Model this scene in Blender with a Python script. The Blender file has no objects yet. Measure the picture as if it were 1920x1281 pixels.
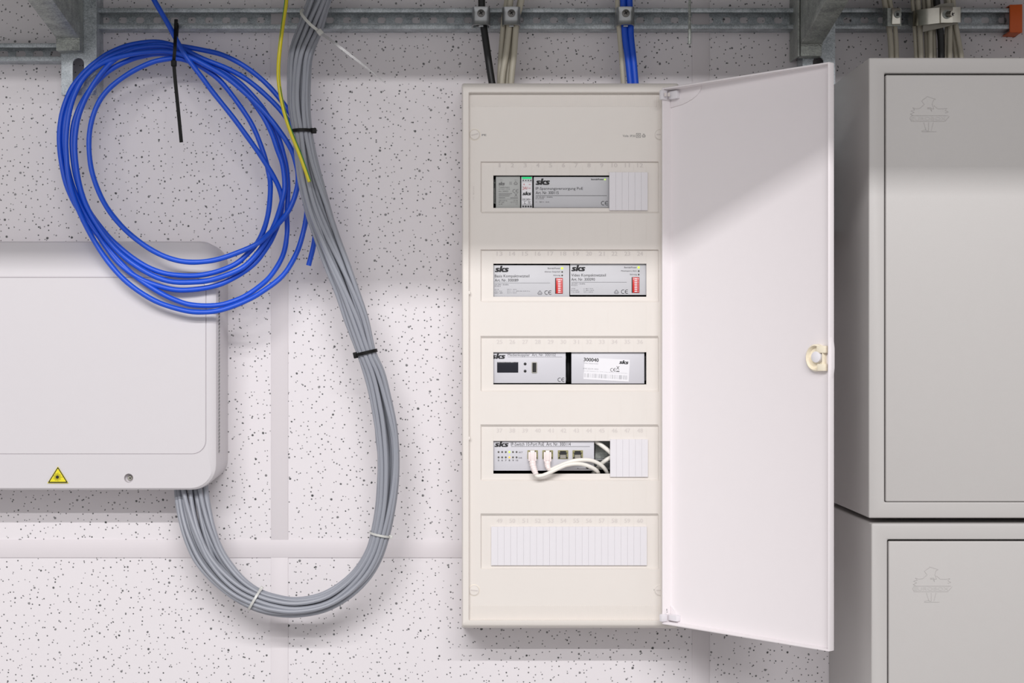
import bpy, bmesh, math, random
from mathutils import Vector, Matrix
from mathutils.geometry import tessellate_polygon
random.seed(7)
scene = bpy.context.scene
COL = scene.collection
EYE = 1.5            # height of the lens above the floor
DW = 2.322           # lens to wall, metres
PX = 0.000764        # metres per photo pixel on the wall plane
CX, CY = 900.0, 655.0

# ------------------------------------------------------------------ camera
cam_d = bpy.data.cameras.new('camera')
cam = bpy.data.objects.new('camera', cam_d)
COL.objects.link(cam)
cam.location = (0, -DW, EYE)
cam.rotation_euler = (math.pi / 2, 0, 0)
cam_d.sensor_width = 36
cam_d.lens = 36 * (DW / PX) / 1920
cam_d.shift_x = (960 - CX) / 1920
cam_d.shift_y = (CY - 640.5) / 1920
cam_d.clip_start = 0.02
scene.camera = cam

# ------------------------------------------------------------------ world, lights, exposure
scene.view_settings.view_transform = 'Standard'
scene.view_settings.look = 'None'
scene.view_settings.gamma = 1
scene.view_settings.exposure = 0.0
scene.view_settings.use_curve_mapping = False
w = bpy.data.worlds.new('room_light')
scene.world = w
w.use_nodes = True
w.node_tree.nodes['Background'].inputs[0].default_value = (1.0, 0.985, 0.99, 1)
w.node_tree.nodes['Background'].inputs[1].default_value = 0.60

def strip_light(name, d, z, length, width, power, x=0.0, col=(1, 0.984, 0.988)):
    l = bpy.data.lights.new(name, 'AREA')
    l.shape = 'RECTANGLE'; l.size = length; l.size_y = width
    l.energy = power; l.color = col
    o = bpy.data.objects.new(name, l); COL.objects.link(o)
    o.location = (x, -d, EYE + z)
    tgt = Vector((x, 0, EYE - 0.1))
    o.rotation_euler = (tgt - o.location).to_track_quat('-Z', 'Y').to_euler()
    return o
# tube rows overhead, beyond the added slab that shades the wall
strip_light('ceiling_tube_far', 5.1, 2.22, 4.2, 0.022, 92, x=-0.5)
strip_light('ceiling_tube_near', 3.2, 1.805, 3.0, 0.034, 76, x=-0.15)

# ------------------------------------------------------------------ helpers
def S(d): return PX * (1 - d / DW)
def W(px, py, d): s = S(d); return Vector(((px - CX) * s, -d, EYE + (CY - py) * s))
def WX(px, d): return (px - CX) * S(d)
def WZ(py, d): return EYE + (CY - py) * S(d)

wloc = {}
def finish(o, center, parent):
    if parent is not None:
        o.parent = parent
        o.location = center - wloc[parent.name]
    else:
        o.location = center
    wloc[o.name] = center.copy()

def tag(o, label=None, cat=None, group=None, kind=None):
    if label: o['label'] = label
    if cat: o['category'] = cat
    if group: o['group'] = group
    if kind: o['kind'] = kind
    return o

def empty(name, loc, label, cat, group=None, kind=None):
    o = bpy.data.objects.new(name, None); COL.objects.link(o)
    o.empty_display_size = 0.02
    finish(o, Vector(loc), None)
    return tag(o, label, cat, group, kind)

class MB:
    def __init__(self): self.v = []; self.f = []
    def add(self, vs, fs):
        b = len(self.v); self.v += [Vector(p) for p in vs]; self.f += [tuple(i + b for i in f) for f in fs]
    def box(self, x0, x1, d0, d1, z0, z1):
        if x0 > x1: x0, x1 = x1, x0
        if z0 > z1: z0, z1 = z1, z0
        if d0 > d1: d0, d1 = d1, d0
        vs = [(x, -d, z) for x in (x0, x1) for d in (d0, d1) for z in (z0, z1)]
        self.add(vs, [(0, 1, 3, 2), (4, 6, 7, 5), (0, 4, 5, 1), (2, 3, 7, 6), (0, 2, 6, 4), (1, 5, 7, 3)])
    def pbox(self, px0, px1, py0, py1, d0, d1):
        self.box(WX(px0, d1), WX(px1, d1), d0, d1, WZ(py1, d1), WZ(py0, d1))
    def bbox(self, c, h):   # c centre, h three half vectors
        vs = [c + h[0] * i + h[1] * j + h[2] * k for i in (-1, 1) for j in (-1, 1) for k in (-1, 1)]
        self.add(vs, [(0, 1, 3, 2), (4, 6, 7, 5), (0, 4, 5, 1), (2, 3, 7, 6), (0, 2, 6, 4), (1, 5, 7, 3)])
    def loft(self, loops, close=True, cap0=False, cap1=False):
        n = len(loops[0]); vs = [p for l in loops for p in l]; fs = []
        for i in range(len(loops) - 1):
            for j in range(n if close else n - 1):
                k = (j + 1) % n
                fs.append((i * n + j, i * n + k, (i + 1) * n + k, (i + 1) * n + j))
        if cap0: fs.append(tuple(range(n))[::-1])
        if cap1: fs.append(tuple((len(loops) - 1) * n + j for j in range(n)))
        self.add(vs, fs)
    def tube(self, pts, r, n=10, caps=True):
        pts = [Vector(p) for p in pts]; loops = []
        t = (pts[1] - pts[0]).normalized()
        a = t.orthogonal().normalized()
        for i, p in enumerate(pts):
            t2 = (pts[min(i + 1, len(pts) - 1)] - pts[max(i - 1, 0)]).normalized()
            a = (a - t2 * a.dot(t2)).normalized()
            b = t2.cross(a)
            rr = r[i] if isinstance(r, (list, tuple)) else r
            loops.append([p + (a * math.cos(2 * math.pi * k / n) + b * math.sin(2 * math.pi * k / n)) * rr for k in range(n)])
        self.loft(loops, True, caps, caps)
    def ribbon(self, pts, wvec, width, thick):
        pts = [Vector(p) for p in pts]; loops = []
        for i, p in enumerate(pts):
            t = (pts[min(i + 1, len(pts) - 1)] - pts[max(i - 1, 0)]).normalized()
            wv = (Vector(wvec) - t * t.dot(Vector(wvec))).normalized()
            nn = t.cross(wv)
            ww = width[i] if isinstance(width, (list, tuple)) else width
            loops.append([p + wv * ww / 2 * a + nn * thick / 2 * b for a, b in ((-1, -1), (1, -1), (1, 1), (-1, 1))])
        self.loft(loops, True, True, True)
    def disc(self, c, r, axis=(0, -1, 0), h=0.001, n=20, r2=None):
        c = Vector(c); ax = Vector(axis).normalized(); a = ax.orthogonal().normalized(); b = ax.cross(a)
        r2 = r if r2 is None else r2
        l0 = [c + (a * math.cos(2 * math.pi * k / n) + b * math.sin(2 * math.pi * k / n)) * r for k in range(n)]
        l1 = [c + ax * h + (a * math.cos(2 * math.pi * k / n) + b * math.sin(2 * math.pi * k / n)) * r2 for k in range(n)]
        self.loft([l0, l1], True, True, True)
    def lathe(self, c, prof, n=24, axis=(0, -1, 0)):
        c = Vector(c); ax = Vector(axis).normalized(); a = ax.orthogonal().normalized(); b = ax.cross(a)
        self.loft([[c + ax * h + (a * math.cos(2 * math.pi * k / n) + b * math.sin(2 * math.pi * k / n)) * r for k in range(n)] for r, h in prof])
    def poly(self, pts, d0, d1):   # pts list of (x,z) world; prism along depth
        n = len(pts)
        self.loft([[(x, -d0, z) for x, z in pts], [(x, -d1, z) for x, z in pts]], True, True, True)
    def ring(self, c, a, b, t, width, thick, n=36):
        loops = []
        for k in range(n + 1):
            th = 2 * math.pi * k / n
            o = a * math.cos(th) + b * math.sin(th); nn = o.normalized()
            loops.append([c + o - t * width / 2, c + o + t * width / 2, c + o + nn * thick + t * width / 2, c + o + nn * thick - t * width / 2])
        self.loft(loops)
    def text(self, s, box, d, bold=0.0, shear=0.0, rot=0.0, space=1.0):
        x0, y0, x1, y1 = box
        cu = bpy.data.curves.new('t', 'FONT'); cu.body = s; cu.resolution_u = 2
        cu.offset = 0; cu.shear = shear; cu.space_character = space
        o = bpy.data.objects.new('t', cu); COL.objects.link(o)
        bpy.context.view_layer.update()
        me = bpy.data.meshes.new_from_object(o.evaluated_get(bpy.context.evaluated_depsgraph_get()))
        vs = [v.co.copy() for v in me.vertices]; fs = [tuple(p.vertices) for p in me.polygons]
        bpy.data.objects.remove(o); bpy.data.curves.remove(cu); bpy.data.meshes.remove(me)
        if not vs: return
        ax, bx = min(v.x for v in vs), max(v.x for v in vs); ay, by = min(v.y for v in vs), max(v.y for v in vs)
        cxp, cyp = (x0 + x1) / 2, (y0 + y1) / 2
        h_ = y1 - y0
        sh = [(0, 0)]
        if bold >= 0.03: wx, wy = h_ * 0.085, h_ * 0.03; sh = [(-wx, -wy), (wx, wy), (-wx, wy), (wx, -wy), (0, 0)]
        elif bold > 0: wx = h_ * 0.035; sh = [(-wx, 0), (wx, 0)]
        x0, x1 = x0 + sh[0][0] * -1, x1 + sh[0][0]
        for kk, (sdx, sdy) in enumerate(sh):
          out = []
          for v in vs:
            u = x0 + (v.x - ax) / max(bx - ax, 1e-6) * (x1 - x0) + sdx; q = y1 - (v.y - ay) / max(by - ay, 1e-6) * (y1 - y0) + sdy
            du, dq = u - cxp, q - cyp
            u = cxp + du * math.cos(rot) - dq * math.sin(rot); q = cyp + du * math.sin(rot) + dq * math.cos(rot)
            out.append(W(u, q, d + kk * 2.5e-5))
          self.add(out, fs)

def smooth_by_angle(me, ang):
    bm = bmesh.new(); bm.from_mesh(me)
    for f in bm.faces: f.smooth = True
    for e in bm.edges:
        if len(e.link_faces) == 2:
            if e.calc_face_angle(0) > ang: e.smooth = False
        else: e.smooth = False
    bm.to_mesh(me); bm.free()

def obj(name, mb, mat, parent=None, bevel=0.0, seg=2, smooth=True, cut=None, merge=True):
    vs = mb.v
    lo = Vector((min(p.x for p in vs), min(p.y for p in vs), min(p.z for p in vs)))
    hi = Vector((max(p.x for p in vs), max(p.y for p in vs), max(p.z for p in vs)))
    c = (lo + hi) / 2
    me = bpy.data.meshes.new(name)
    me.from_pydata([p - c for p in vs], [], mb.f)
    bm = bmesh.new(); bm.from_mesh(me)
    if merge: bmesh.ops.remove_doubles(bm, verts=bm.verts, dist=1e-6)
    bmesh.ops.recalc_face_normals(bm, faces=bm.faces)
    if cut:
        pass
    if bevel > 0:
        es = [e for e in bm.edges if len(e.link_faces) == 2 and e.calc_face_angle(0) > 0.5]
        bmesh.ops.bevel(bm, geom=es, offset=bevel, segments=seg, affect='EDGES', profile=0.5, clamp_overlap=True)
    bm.to_mesh(me); bm.free()
    if smooth: smooth_by_angle(me, 0.65)
    me.materials.append(mat)
    o = bpy.data.objects.new(name, me); COL.objects.link(o)
    finish(o, c, parent)
    if cut:
        cme = bpy.data.meshes.new('c'); cme.from_pydata([p - c for p in cut.v], [], cut.f)
        b2 = bmesh.new(); b2.from_mesh(cme); bmesh.ops.recalc_face_normals(b2, faces=b2.faces); b2.to_mesh(cme); b2.free()
        co = bpy.data.objects.new('c', cme); COL.objects.link(co)
        save, o.parent = o.parent, None
        l0 = o.location.copy(); o.location = (0, 0, 0)
        md = o.modifiers.new('b', 'BOOLEAN'); md.operation = 'DIFFERENCE'; md.object = co; md.solver = 'EXACT'
        bpy.context.view_layer.update()
        nm = bpy.data.meshes.new_from_object(o.evaluated_get(bpy.context.evaluated_depsgraph_get()))
        o.modifiers.clear(); o.data = nm; smooth_by_angle(nm, 0.5)
        bpy.data.objects.remove(co); o.parent = save; o.location = l0
    return o

def rr(x0, x1, z0, z1, r, d, n=6):   # rounded rectangle loop, world metres
    r = max(min(r, (x1 - x0) / 2 - 1e-5, (z1 - z0) / 2 - 1e-5), 1e-5); pts = []
    for cx, cz, a0 in ((x1 - r, z1 - r, 0), (x0 + r, z1 - r, 90), (x0 + r, z0 + r, 180), (x1 - r, z0 + r, 270)):
        for k in range(n + 1):
            a = math.radians(a0 + 90 * k / n)
            pts.append(Vector((cx + r * math.cos(a), -d, cz + r * math.sin(a))))
    return pts
def prr(px0, px1, py0, py1, rpx, d, n=6):
    return rr(WX(px0, d), WX(px1, d), WZ(py1, d), WZ(py0, d), rpx * S(d), d, n)

def catmull(pts, sub=6):
    pts = [Vector(p) for p in pts]; out = []
    P = [pts[0] * 2 - pts[1]] + pts + [pts[-1] * 2 - pts[-2]]
    for i in range(1, len(P) - 2):
        p0, p1, p2, p3 = P[i - 1:i + 3]
        for k in range(sub):
            t = k / sub
            out.append(0.5 * ((2 * p1) + (p2 - p0) * t + (2 * p0 - 5 * p1 + 4 * p2 - p3) * t * t + (3 * p1 - p0 - 3 * p2 + p3) * t ** 3))
    out.append(pts[-1]); return out
def ss(a, b, x):
    t = max(0.0, min(1.0, (x - a) / (b - a))); return t * t * (3 - 2 * t)

# ------------------------------------------------------------------ materials
def srgb(r, g, b):
    f = lambda c: (c / 255 / 12.92) if c / 255 <= 0.04045 else ((c / 255 + 0.055) / 1.055) ** 2.4
    return (f(r), f(g), f(b), 1)
def mat(name, col, rough=0.5, metal=0.0, var=0.04, vscale=60, bump=0.0, bscale=400, coat=0.0, spec=0.5, trans=0.0):
    m = bpy.data.materials.new(name); m.use_nodes = True; nt = m.node_tree; N = nt.nodes; L = nt.links
    p = N['Principled BSDF']
    p.inputs['Roughness'].default_value = rough; p.inputs['Metallic'].default_value = metal
    p.inputs['Specular IOR Level'].default_value = spec
    p.inputs['Coat Weight'].default_value = coat; p.inputs['Coat Roughness'].default_value = 0.15
    p.inputs['Transmission Weight'].default_value = trans
    g = N.new('ShaderNodeNewGeometry')
    no = N.new('ShaderNodeTexNoise'); no.inputs['Scale'].default_value = vscale; no.inputs['Detail'].default_value = 3
    L.new(g.outputs['Position'], no.inputs['Vector'])
    mx = N.new('ShaderNodeMix'); mx.data_type = 'RGBA'
    mx.inputs['A'].default_value = tuple(min(1, c * (1 - var)) for c in col[:3]) + (1,)
    mx.inputs['B'].default_value = tuple(min(1, c * (1 + var)) for c in col[:3]) + (1,)
    L.new(no.outputs['Fac'], mx.inputs['Factor']); L.new(mx.outputs['Result'], p.inputs['Base Color'])
    if bump > 0:
        n2 = N.new('ShaderNodeTexNoise'); n2.inputs['Scale'].default_value = bscale; n2.inputs['Detail'].default_value = 2
        L.new(g.outputs['Position'], n2.inputs['Vector'])
        bp = N.new('ShaderNodeBump'); bp.inputs['Strength'].default_value = bump; bp.inputs['Distance'].default_value = 0.0005
        L.new(n2.outputs['Fac'], bp.inputs['Height']); L.new(bp.outputs['Normal'], p.inputs['Normal'])
    return m
def emit(name, col, strength):
    m = bpy.data.materials.new(name); m.use_nodes = True; p = m.node_tree.nodes['Principled BSDF']
    p.inputs['Base Color'].default_value = col; p.inputs['Emission Color'].default_value = col
    p.inputs['Emission Strength'].default_value = strength; return m
def galvanised(name, c0, c1, rough=0.38, scale=700):
    m = bpy.data.materials.new(name); m.use_nodes = True; nt = m.node_tree; N = nt.nodes; L = nt.links
    p = N['Principled BSDF']; p.inputs['Metallic'].default_value = 0.45
    g = N.new('ShaderNodeNewGeometry')
    v = N.new('ShaderNodeTexVoronoi'); v.inputs['Scale'].default_value = scale
    no = N.new('ShaderNodeTexNoise'); no.inputs['Scale'].default_value = 45; no.inputs['Detail'].default_value = 5
    L.new(g.outputs['Position'], v.inputs['Vector']); L.new(g.outputs['Position'], no.inputs['Vector'])
    sp = N.new('ShaderNodeSeparateColor'); L.new(v.outputs['Color'], sp.inputs['Color'])
    ad = N.new('ShaderNodeMath'); ad.operation = 'MULTIPLY_ADD'; ad.inputs[1].default_value = 0.35
    L.new(sp.outputs['Red'], ad.inputs[0]); L.new(no.outputs['Fac'], ad.inputs[2])
    mr = N.new('ShaderNodeMapRange'); mr.inputs['From Min'].default_value = 0.35; mr.inputs['From Max'].default_value = 1.0
    L.new(ad.outputs[0], mr.inputs['Value'])
    mx = N.new('ShaderNodeMix'); mx.data_type = 'RGBA'; mx.inputs['A'].default_value = c0; mx.inputs['B'].default_value = c1
    L.new(mr.outputs[0], mx.inputs['Factor']); L.new(mx.outputs['Result'], p.inputs['Base Color'])
    m2 = N.new('ShaderNodeMapRange'); m2.inputs['To Min'].default_value = rough - 0.1; m2.inputs['To Max'].default_value = rough + 0.14
    L.new(ad.outputs[0], m2.inputs['Value']); L.new(m2.outputs[0], p.inputs['Roughness'])
    return m
def dotted_board():
    m = bpy.data.materials.new('dotted_board'); m.use_nodes = True; nt = m.node_tree; N = nt.nodes; L = nt.links
    p = N['Principled BSDF']; p.inputs['Roughness'].default_value = 0.55
    g = N.new('ShaderNodeNewGeometry'); sx = N.new('ShaderNodeSeparateXYZ'); cb = N.new('ShaderNodeCombineXYZ')
    L.new(g.outputs['Position'], sx.inputs[0]); L.new(sx.outputs['X'], cb.inputs['X']); L.new(sx.outputs['Z'], cb.inputs['Y'])
    def layer(cell, r, keep, soft, warp, seed):
        ofs = N.new('ShaderNodeVectorMath'); ofs.operation = 'ADD'; ofs.inputs[1].default_value = (seed, seed * 1.7, 0)
        L.new(cb.outputs[0], ofs.inputs[0]); src = ofs.outputs[0]
        if warp:
            nz = N.new('ShaderNodeTexNoise'); nz.inputs['Scale'].default_value = 420; L.new(src, nz.inputs['Vector'])
            sb = N.new('ShaderNodeVectorMath'); sb.operation = 'SUBTRACT'; sb.inputs[1].default_value = (.5, .5, .5); L.new(nz.outputs['Color'], sb.inputs[0])
            ma = N.new('ShaderNodeVectorMath'); ma.operation = 'SCALE'; ma.inputs['Scale'].default_value = warp; L.new(sb.outputs[0], ma.inputs[0])
            ad = N.new('ShaderNodeVectorMath'); L.new(src, ad.inputs[0]); L.new(ma.outputs[0], ad.inputs[1]); src = ad.outputs[0]
        v = N.new('ShaderNodeTexVoronoi'); v.voronoi_dimensions = '2D'; v.inputs['Scale'].default_value = 1 / cell
        L.new(src, v.inputs['Vector'])
        sp = N.new('ShaderNodeSeparateColor'); L.new(v.outputs['Color'], sp.inputs['Color'])
        # radius varies per dot
        rad = N.new('ShaderNodeMapRange'); rad.inputs['To Min'].default_value = r / cell * 0.75; rad.inputs['To Max'].default_value = r / cell * 1.25
        L.new(sp.outputs['Green'], rad.inputs['Value'])
        df = N.new('ShaderNodeMath'); df.operation = 'SUBTRACT'; L.new(rad.outputs[0], df.inputs[0]); L.new(v.outputs['Distance'], df.inputs[1])
        mr = N.new('ShaderNodeMapRange'); mr.inputs['From Min'].default_value = 0; mr.inputs['From Max'].default_value = soft / cell
        L.new(df.outputs[0], mr.inputs['Value'])
        k = N.new('ShaderNodeMath'); k.operation = 'LESS_THAN'; k.inputs[1].default_value = keep; L.new(sp.outputs['Red'], k.inputs[0])
        mu = N.new('ShaderNodeMath'); mu.operation = 'MULTIPLY'; L.new(mr.outputs[0], mu.inputs[0]); L.new(k.outputs[0], mu.inputs[1])
        st = N.new('ShaderNodeMapRange'); st.inputs['To Min'].default_value = 0.7; st.inputs['To Max'].default_value = 1.0
        L.new(sp.outputs['Blue'], st.inputs['Value'])
        m3 = N.new('ShaderNodeMath'); m3.operation = 'MULTIPLY'; L.new(mu.outputs[0], m3.inputs[0]); L.new(st.outputs[0], m3.inputs[1])
        return m3.outputs[0]
    a = layer(0.0108, 0.00108, 0.84, 0.0005, 0, 0.0)
    b = layer(0.0165, 0.00108, 0.7, 0.0005, 0, 3.3)
    c = layer(0.031, 0.0017, 0.8, 0.0007, 0.0015, 7.1)
    m1 = N.new('ShaderNodeMath'); m1.operation = 'MAXIMUM'; L.new(a, m1.inputs[0]); L.new(b, m1.inputs[1])
    m2 = N.new('ShaderNodeMath'); m2.operation = 'MAXIMUM'; L.new(m1.outputs[0], m2.inputs[0]); L.new(c, m2.inputs[1])
    mx = N.new('ShaderNodeMix'); mx.data_type = 'RGBA'
    mx.inputs['A'].default_value = srgb(225, 220, 223); mx.inputs['B'].default_value = srgb(52, 56, 56)
    L.new(m2.outputs[0], mx.inputs['Factor']); L.new(mx.outputs['Result'], p.inputs['Base Color'])
    bp = N.new('ShaderNodeBump'); bp.inputs['Strength'].default_value = 0.5; bp.inputs['Distance'].default_value = 0.0008; bp.invert = True
    L.new(m2.outputs[0], bp.inputs['Height']); L.new(bp.outputs['Normal'], p.inputs['Normal'])
    return m

M = dict(
    board=dotted_board(),
    strip=mat('white_strip', srgb(218, 212, 215), 0.45, var=0.01),
    slab=mat('shade_slab_paint', srgb(190, 186, 184), 0.8),
    floor=mat('floor_vinyl', srgb(150, 148, 146), 0.6),
    galv=galvanised('galvanised', srgb(134, 141, 146), srgb(206, 212, 216)),
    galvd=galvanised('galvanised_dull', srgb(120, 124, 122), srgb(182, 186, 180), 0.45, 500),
    steel=mat('zinc_steel', srgb(176, 178, 180), 0.32, 0.9, 0.12, 200),
    screw=mat('dark_zinc', srgb(120, 118, 116), 0.4, 0.7, 0.2, 300),
    faint=mat('faint_print', srgb(172, 172, 176), 0.6),
    shiny=mat('bright_zinc', srgb(205, 202, 192), 0.22, 1.0, 0.1, 120),
    panel=mat('cream_plastic', srgb(224, 218, 212), 0.42, var=0.01, bump=0.03),
    door=mat('white_door_plastic', srgb(232, 226, 228), 0.45, var=0.008, bump=0.05, bscale=900),
    blank=mat('blank_plastic', srgb(224, 221, 225), 0.4, var=0.01),
    relief=mat('relief_grey', srgb(205, 198, 194), 0.5),
    relief2=mat('relief_pale', srgb(210, 203, 199), 0.5),
    cream=mat('latch_cream', srgb(236, 226, 204), 0.4),
    dark=mat('dark_plastic', srgb(26, 26, 27), 0.5),
    black=mat('black_plastic', srgb(12, 12, 13), 0.4),
    cavity=mat('interior_shade_black', srgb(14, 14, 14), 0.8),
    print=mat('black_print', srgb(22, 22, 26), 0.6),
    printg=mat('grey_print', srgb(88, 88, 94), 0.6),
    printl=mat('pale_grey_print', srgb(118, 118, 118), 0.6),
    facegrey=mat('device_grey', srgb(198, 198, 202), 0.4, var=0.02),
    facewhite=mat('device_white', srgb(206, 205, 211), 0.4, var=0.01),
    facewarm=mat('transformer_grey', srgb(178, 180, 178), 0.45, var=0.02),
    label=mat('paper_label', srgb(232, 231, 235), 0.5, var=0.005),
    red=mat('red_switch', srgb(205, 38, 32), 0.4),
    redprint=mat('red_print', srgb(190, 60, 60), 0.5),
    screen=mat('display_glass', srgb(22, 24, 36), 0.12),
    blue=mat('blue_jacket', srgb(16, 80, 205), 0.42, var=0.06, vscale=120, bump=0.15, bscale=300),
    grey=mat('grey_jacket', srgb(147, 150, 159), 0.42, var=0.04, vscale=40),
    creamc=mat('cream_jacket', srgb(184, 178, 162), 0.45, var=0.04, vscale=60),
    blackc=mat('black_jacket', srgb(18, 18, 20), 0.45),
    patch=mat('patch_cream', srgb(238, 234, 226), 0.4),
    plug=mat('plug_pinkish', srgb(240, 228, 226), 0.4),
    yellow=mat('yellow_jacket', srgb(205, 190, 20), 0.4),
    green=mat('green_stripe', srgb(40, 120, 60), 0.4),
    tiew=mat('clear_nylon', srgb(222, 222, 218), 0.35, trans=0.25),
    tiet=mat('translucent_nylon', srgb(225, 225, 225), 0.25, trans=0.75),
    tieb=mat('black_nylon', srgb(12, 12, 12), 0.6, spec=0.25),
    box=mat('enclosure_white', srgb(208, 204, 207), 0.42, var=0.008, bump=0.04, bscale=1200),
    cab=mat('cabinet_paint', srgb(184, 181, 179), 0.42, var=0.01, bump=0.12, bscale=900, spec=0.35),
    orange=mat('orange_cap', srgb(214, 92, 22), 0.5),
    sticky=mat('yellow_sticker', srgb(228, 214, 30), 0.5),
    brassy=mat('port_metal', srgb(170, 165, 120), 0.35, 0.7, 0.2, 400),
    insert=mat('grey_insert', srgb(150, 146, 136), 0.5),
    ledg=emit('led_yellow_green', (0.5, 0.85, 0.05, 1), 1.0),
    ledo=emit('led_amber', (0.95, 0.42, 0.03, 1), 1.0),
    ledgreen=emit('led_green', (0.0, 0.42, 0.13, 1), 1.0),
    ledoff=mat('led_off', srgb(82, 80, 74), 0.4),
)

# ------------------------------------------------------------------ the setting
XL, XR, ZB, ZT = -1.6, 1.7, 0.0, EYE + 1.3
b = MB(); b.box(XL, XR, -0.06, -0.012, ZB, ZT)
wall = obj('wall_back', b, M['strip']); tag(wall, kind='structure')
xs = [XL, WX(524, 0), WX(1314, 0), XR]; zs = [ZB, WZ(1029, 0), ZT]
for i in range(3):
    for j in range(2):
        b = MB(); b.box(xs[i] + 0.0015, xs[i + 1] - 0.0015, -0.012, 0.0, zs[j] + 0.0015, zs[j + 1] - 0.0015)
        obj('wall_panel', b, M['board'], wall)
b = MB(); b.pbox(-1200, 3200, 1012.5, 1046, 0, 0.0016)
tag(obj('trim_1', b, M['strip'], bevel=0.0004), kind='structure')
n = 2
for px0, px1, py0, py1 in ((508, 540, -900, 1012.6), (508, 540, 1045.9, 2600), (1298, 1330, -900, 1012.6), (1298, 1330, 1045.9, 2600)):
    b = MB(); b.pbox(px0, px1, py0, py1, 0, 0.0014)
    tag(obj('trim_%d' % n, b, M['strip'], bevel=0.0004), kind='structure'); n += 1
b = MB(); b.box(XL, XR, -0.06, 1.716, EYE + 1.004, EYE + 1.30)  # unseen slab added overhead to cast shade on the wall
tag(obj('shade_slab', b, M['slab']), kind='structure')
b = MB(); b.box(XL - 1, XR + 1, -0.06, 4.0, -0.05, 0.0)
tag(obj('floor', b, M['floor']), kind='structure')

# ------------------------------------------------------------------ slotted rails
def slotted(mb, x0, x1, z0, z1, d0, d1, cx, cz, sw, sh):
    mids = [(cx[i] + cx[i + 1]) / 2 for i in range(len(cx) - 1)]
    bounds = [x0] + mids + [x1]
    for i, c in enumerate(cx):
        out = [(bounds[i], z0), (bounds[i + 1], z0), (bounds[i + 1], z1), (bounds[i], z1)]
        inn = []; r = min(sh / 2, sw / 2) * 0.8
        for ex, ez, a0 in ((c + sw / 2 - r, cz + sh / 2 - r, 0), (c - sw / 2 + r, cz + sh / 2 - r, 90), (c - sw / 2 + r, cz - sh / 2 + r, 180), (c + sw / 2 - r, cz - sh / 2 + r, 270)):
            for k in range(4):
                a = math.radians(a0 + 30 * k); inn.append((ex + r * math.cos(a), ez + r * math.sin(a)))
        allp = out + inn
        tris = tessellate_polygon([[Vector((x, z, 0)) for x, z in out], [Vector((x, z, 0)) for x, z in inn]])
        mb.add([(x, -d1, z) for x, z in allp], tris)
        m = len(inn)
        mb.add([(x, -d1, z) for x, z in inn] + [(x, -d0, z) for x, z in inn], [(k, (k + 1) % m, m + (k + 1) % m, m + k) for k in range(m)])

def rail(name, px0, px1, pyt, pyb, slots_px, slot_py, sw, sh, label):
    D1 = 0.030; x0, x1 = WX(px0, D1), WX(px1, D1); zt, zb = WZ(pyt, D1), WZ(pyb, D1)
    t = empty(name, ((x0 + x1) / 2, 0, zb), label, 'rail')
    b = MB(); slotted(b, x0, x1, zb, zt, 0.0002, 0.0012, [WX(p, 0.0012) for p in slots_px], WZ(slot_py, 0.0012), sw, sh)
    obj('slotted_web', b, M['galv'], t, merge=True)
    b = MB(); th = 0.0018
    b.box(x0, x1, 0.0002, D1 - 0.0022, zt - th, zt - 0.0002); b.box(x0, x1, D1 - 0.002, D1, zt - 0.0062, zt)
    b.box(x0, x1, D1 - 0.009, D1 - 0.002, zt - 0.0062, zt - 0.0046)
    obj('upper_flange', b, M['galv'], t, bevel=0.0006)
    b = MB()
    b.box(x0, x1, 0.0002, D1 - 0.0022, zb + 0.0002, zb + th); b.box(x0, x1, D1 - 0.002, D1, zb, zb + 0.0062)
    b.box(x0, x1, D1 - 0.009, D1 - 0.002, zb + 0.0046, zb + 0.0062)
    obj('lower_flange', b, M['galv'], t, bevel=0.0006)
    return t
r1 = rail('mounting_rail', 176, 1897, 15, 54, [198 + 32.34 * i for i in range(53)], 38, 0.0118, 0.0086,
          'long galvanised slotted rail running across the top of the wall')
rail('mounting_rail', -300, 121, 81, 114, [104 - 32.6 * i for i in range(12)][::-1], 101.5, 0.0145, 0.0095,
     'short lower galvanised slotted rail at the left edge, left of the blue coil')
b = MB()
D = 0.032
x0, x1 = WX(1893, D), WX(1916, D); zt, zb = WZ(9, D), WZ(61, D)
b.box(x0, x1, 0.0005, D, zt - 0.002, zt); b.box(x0, x1, 0.0005, D, zb, zb + 0.002)
b.box(x0, x1, D - 0.002, D + 0.001, zb, zt); b.box(x1 - 0.002, x1, 0.0005, D, zb, zt)
obj('end_cap', b, M['orange'], r1, bevel=0.0006)['label'] = 'orange plastic end cap'

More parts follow.
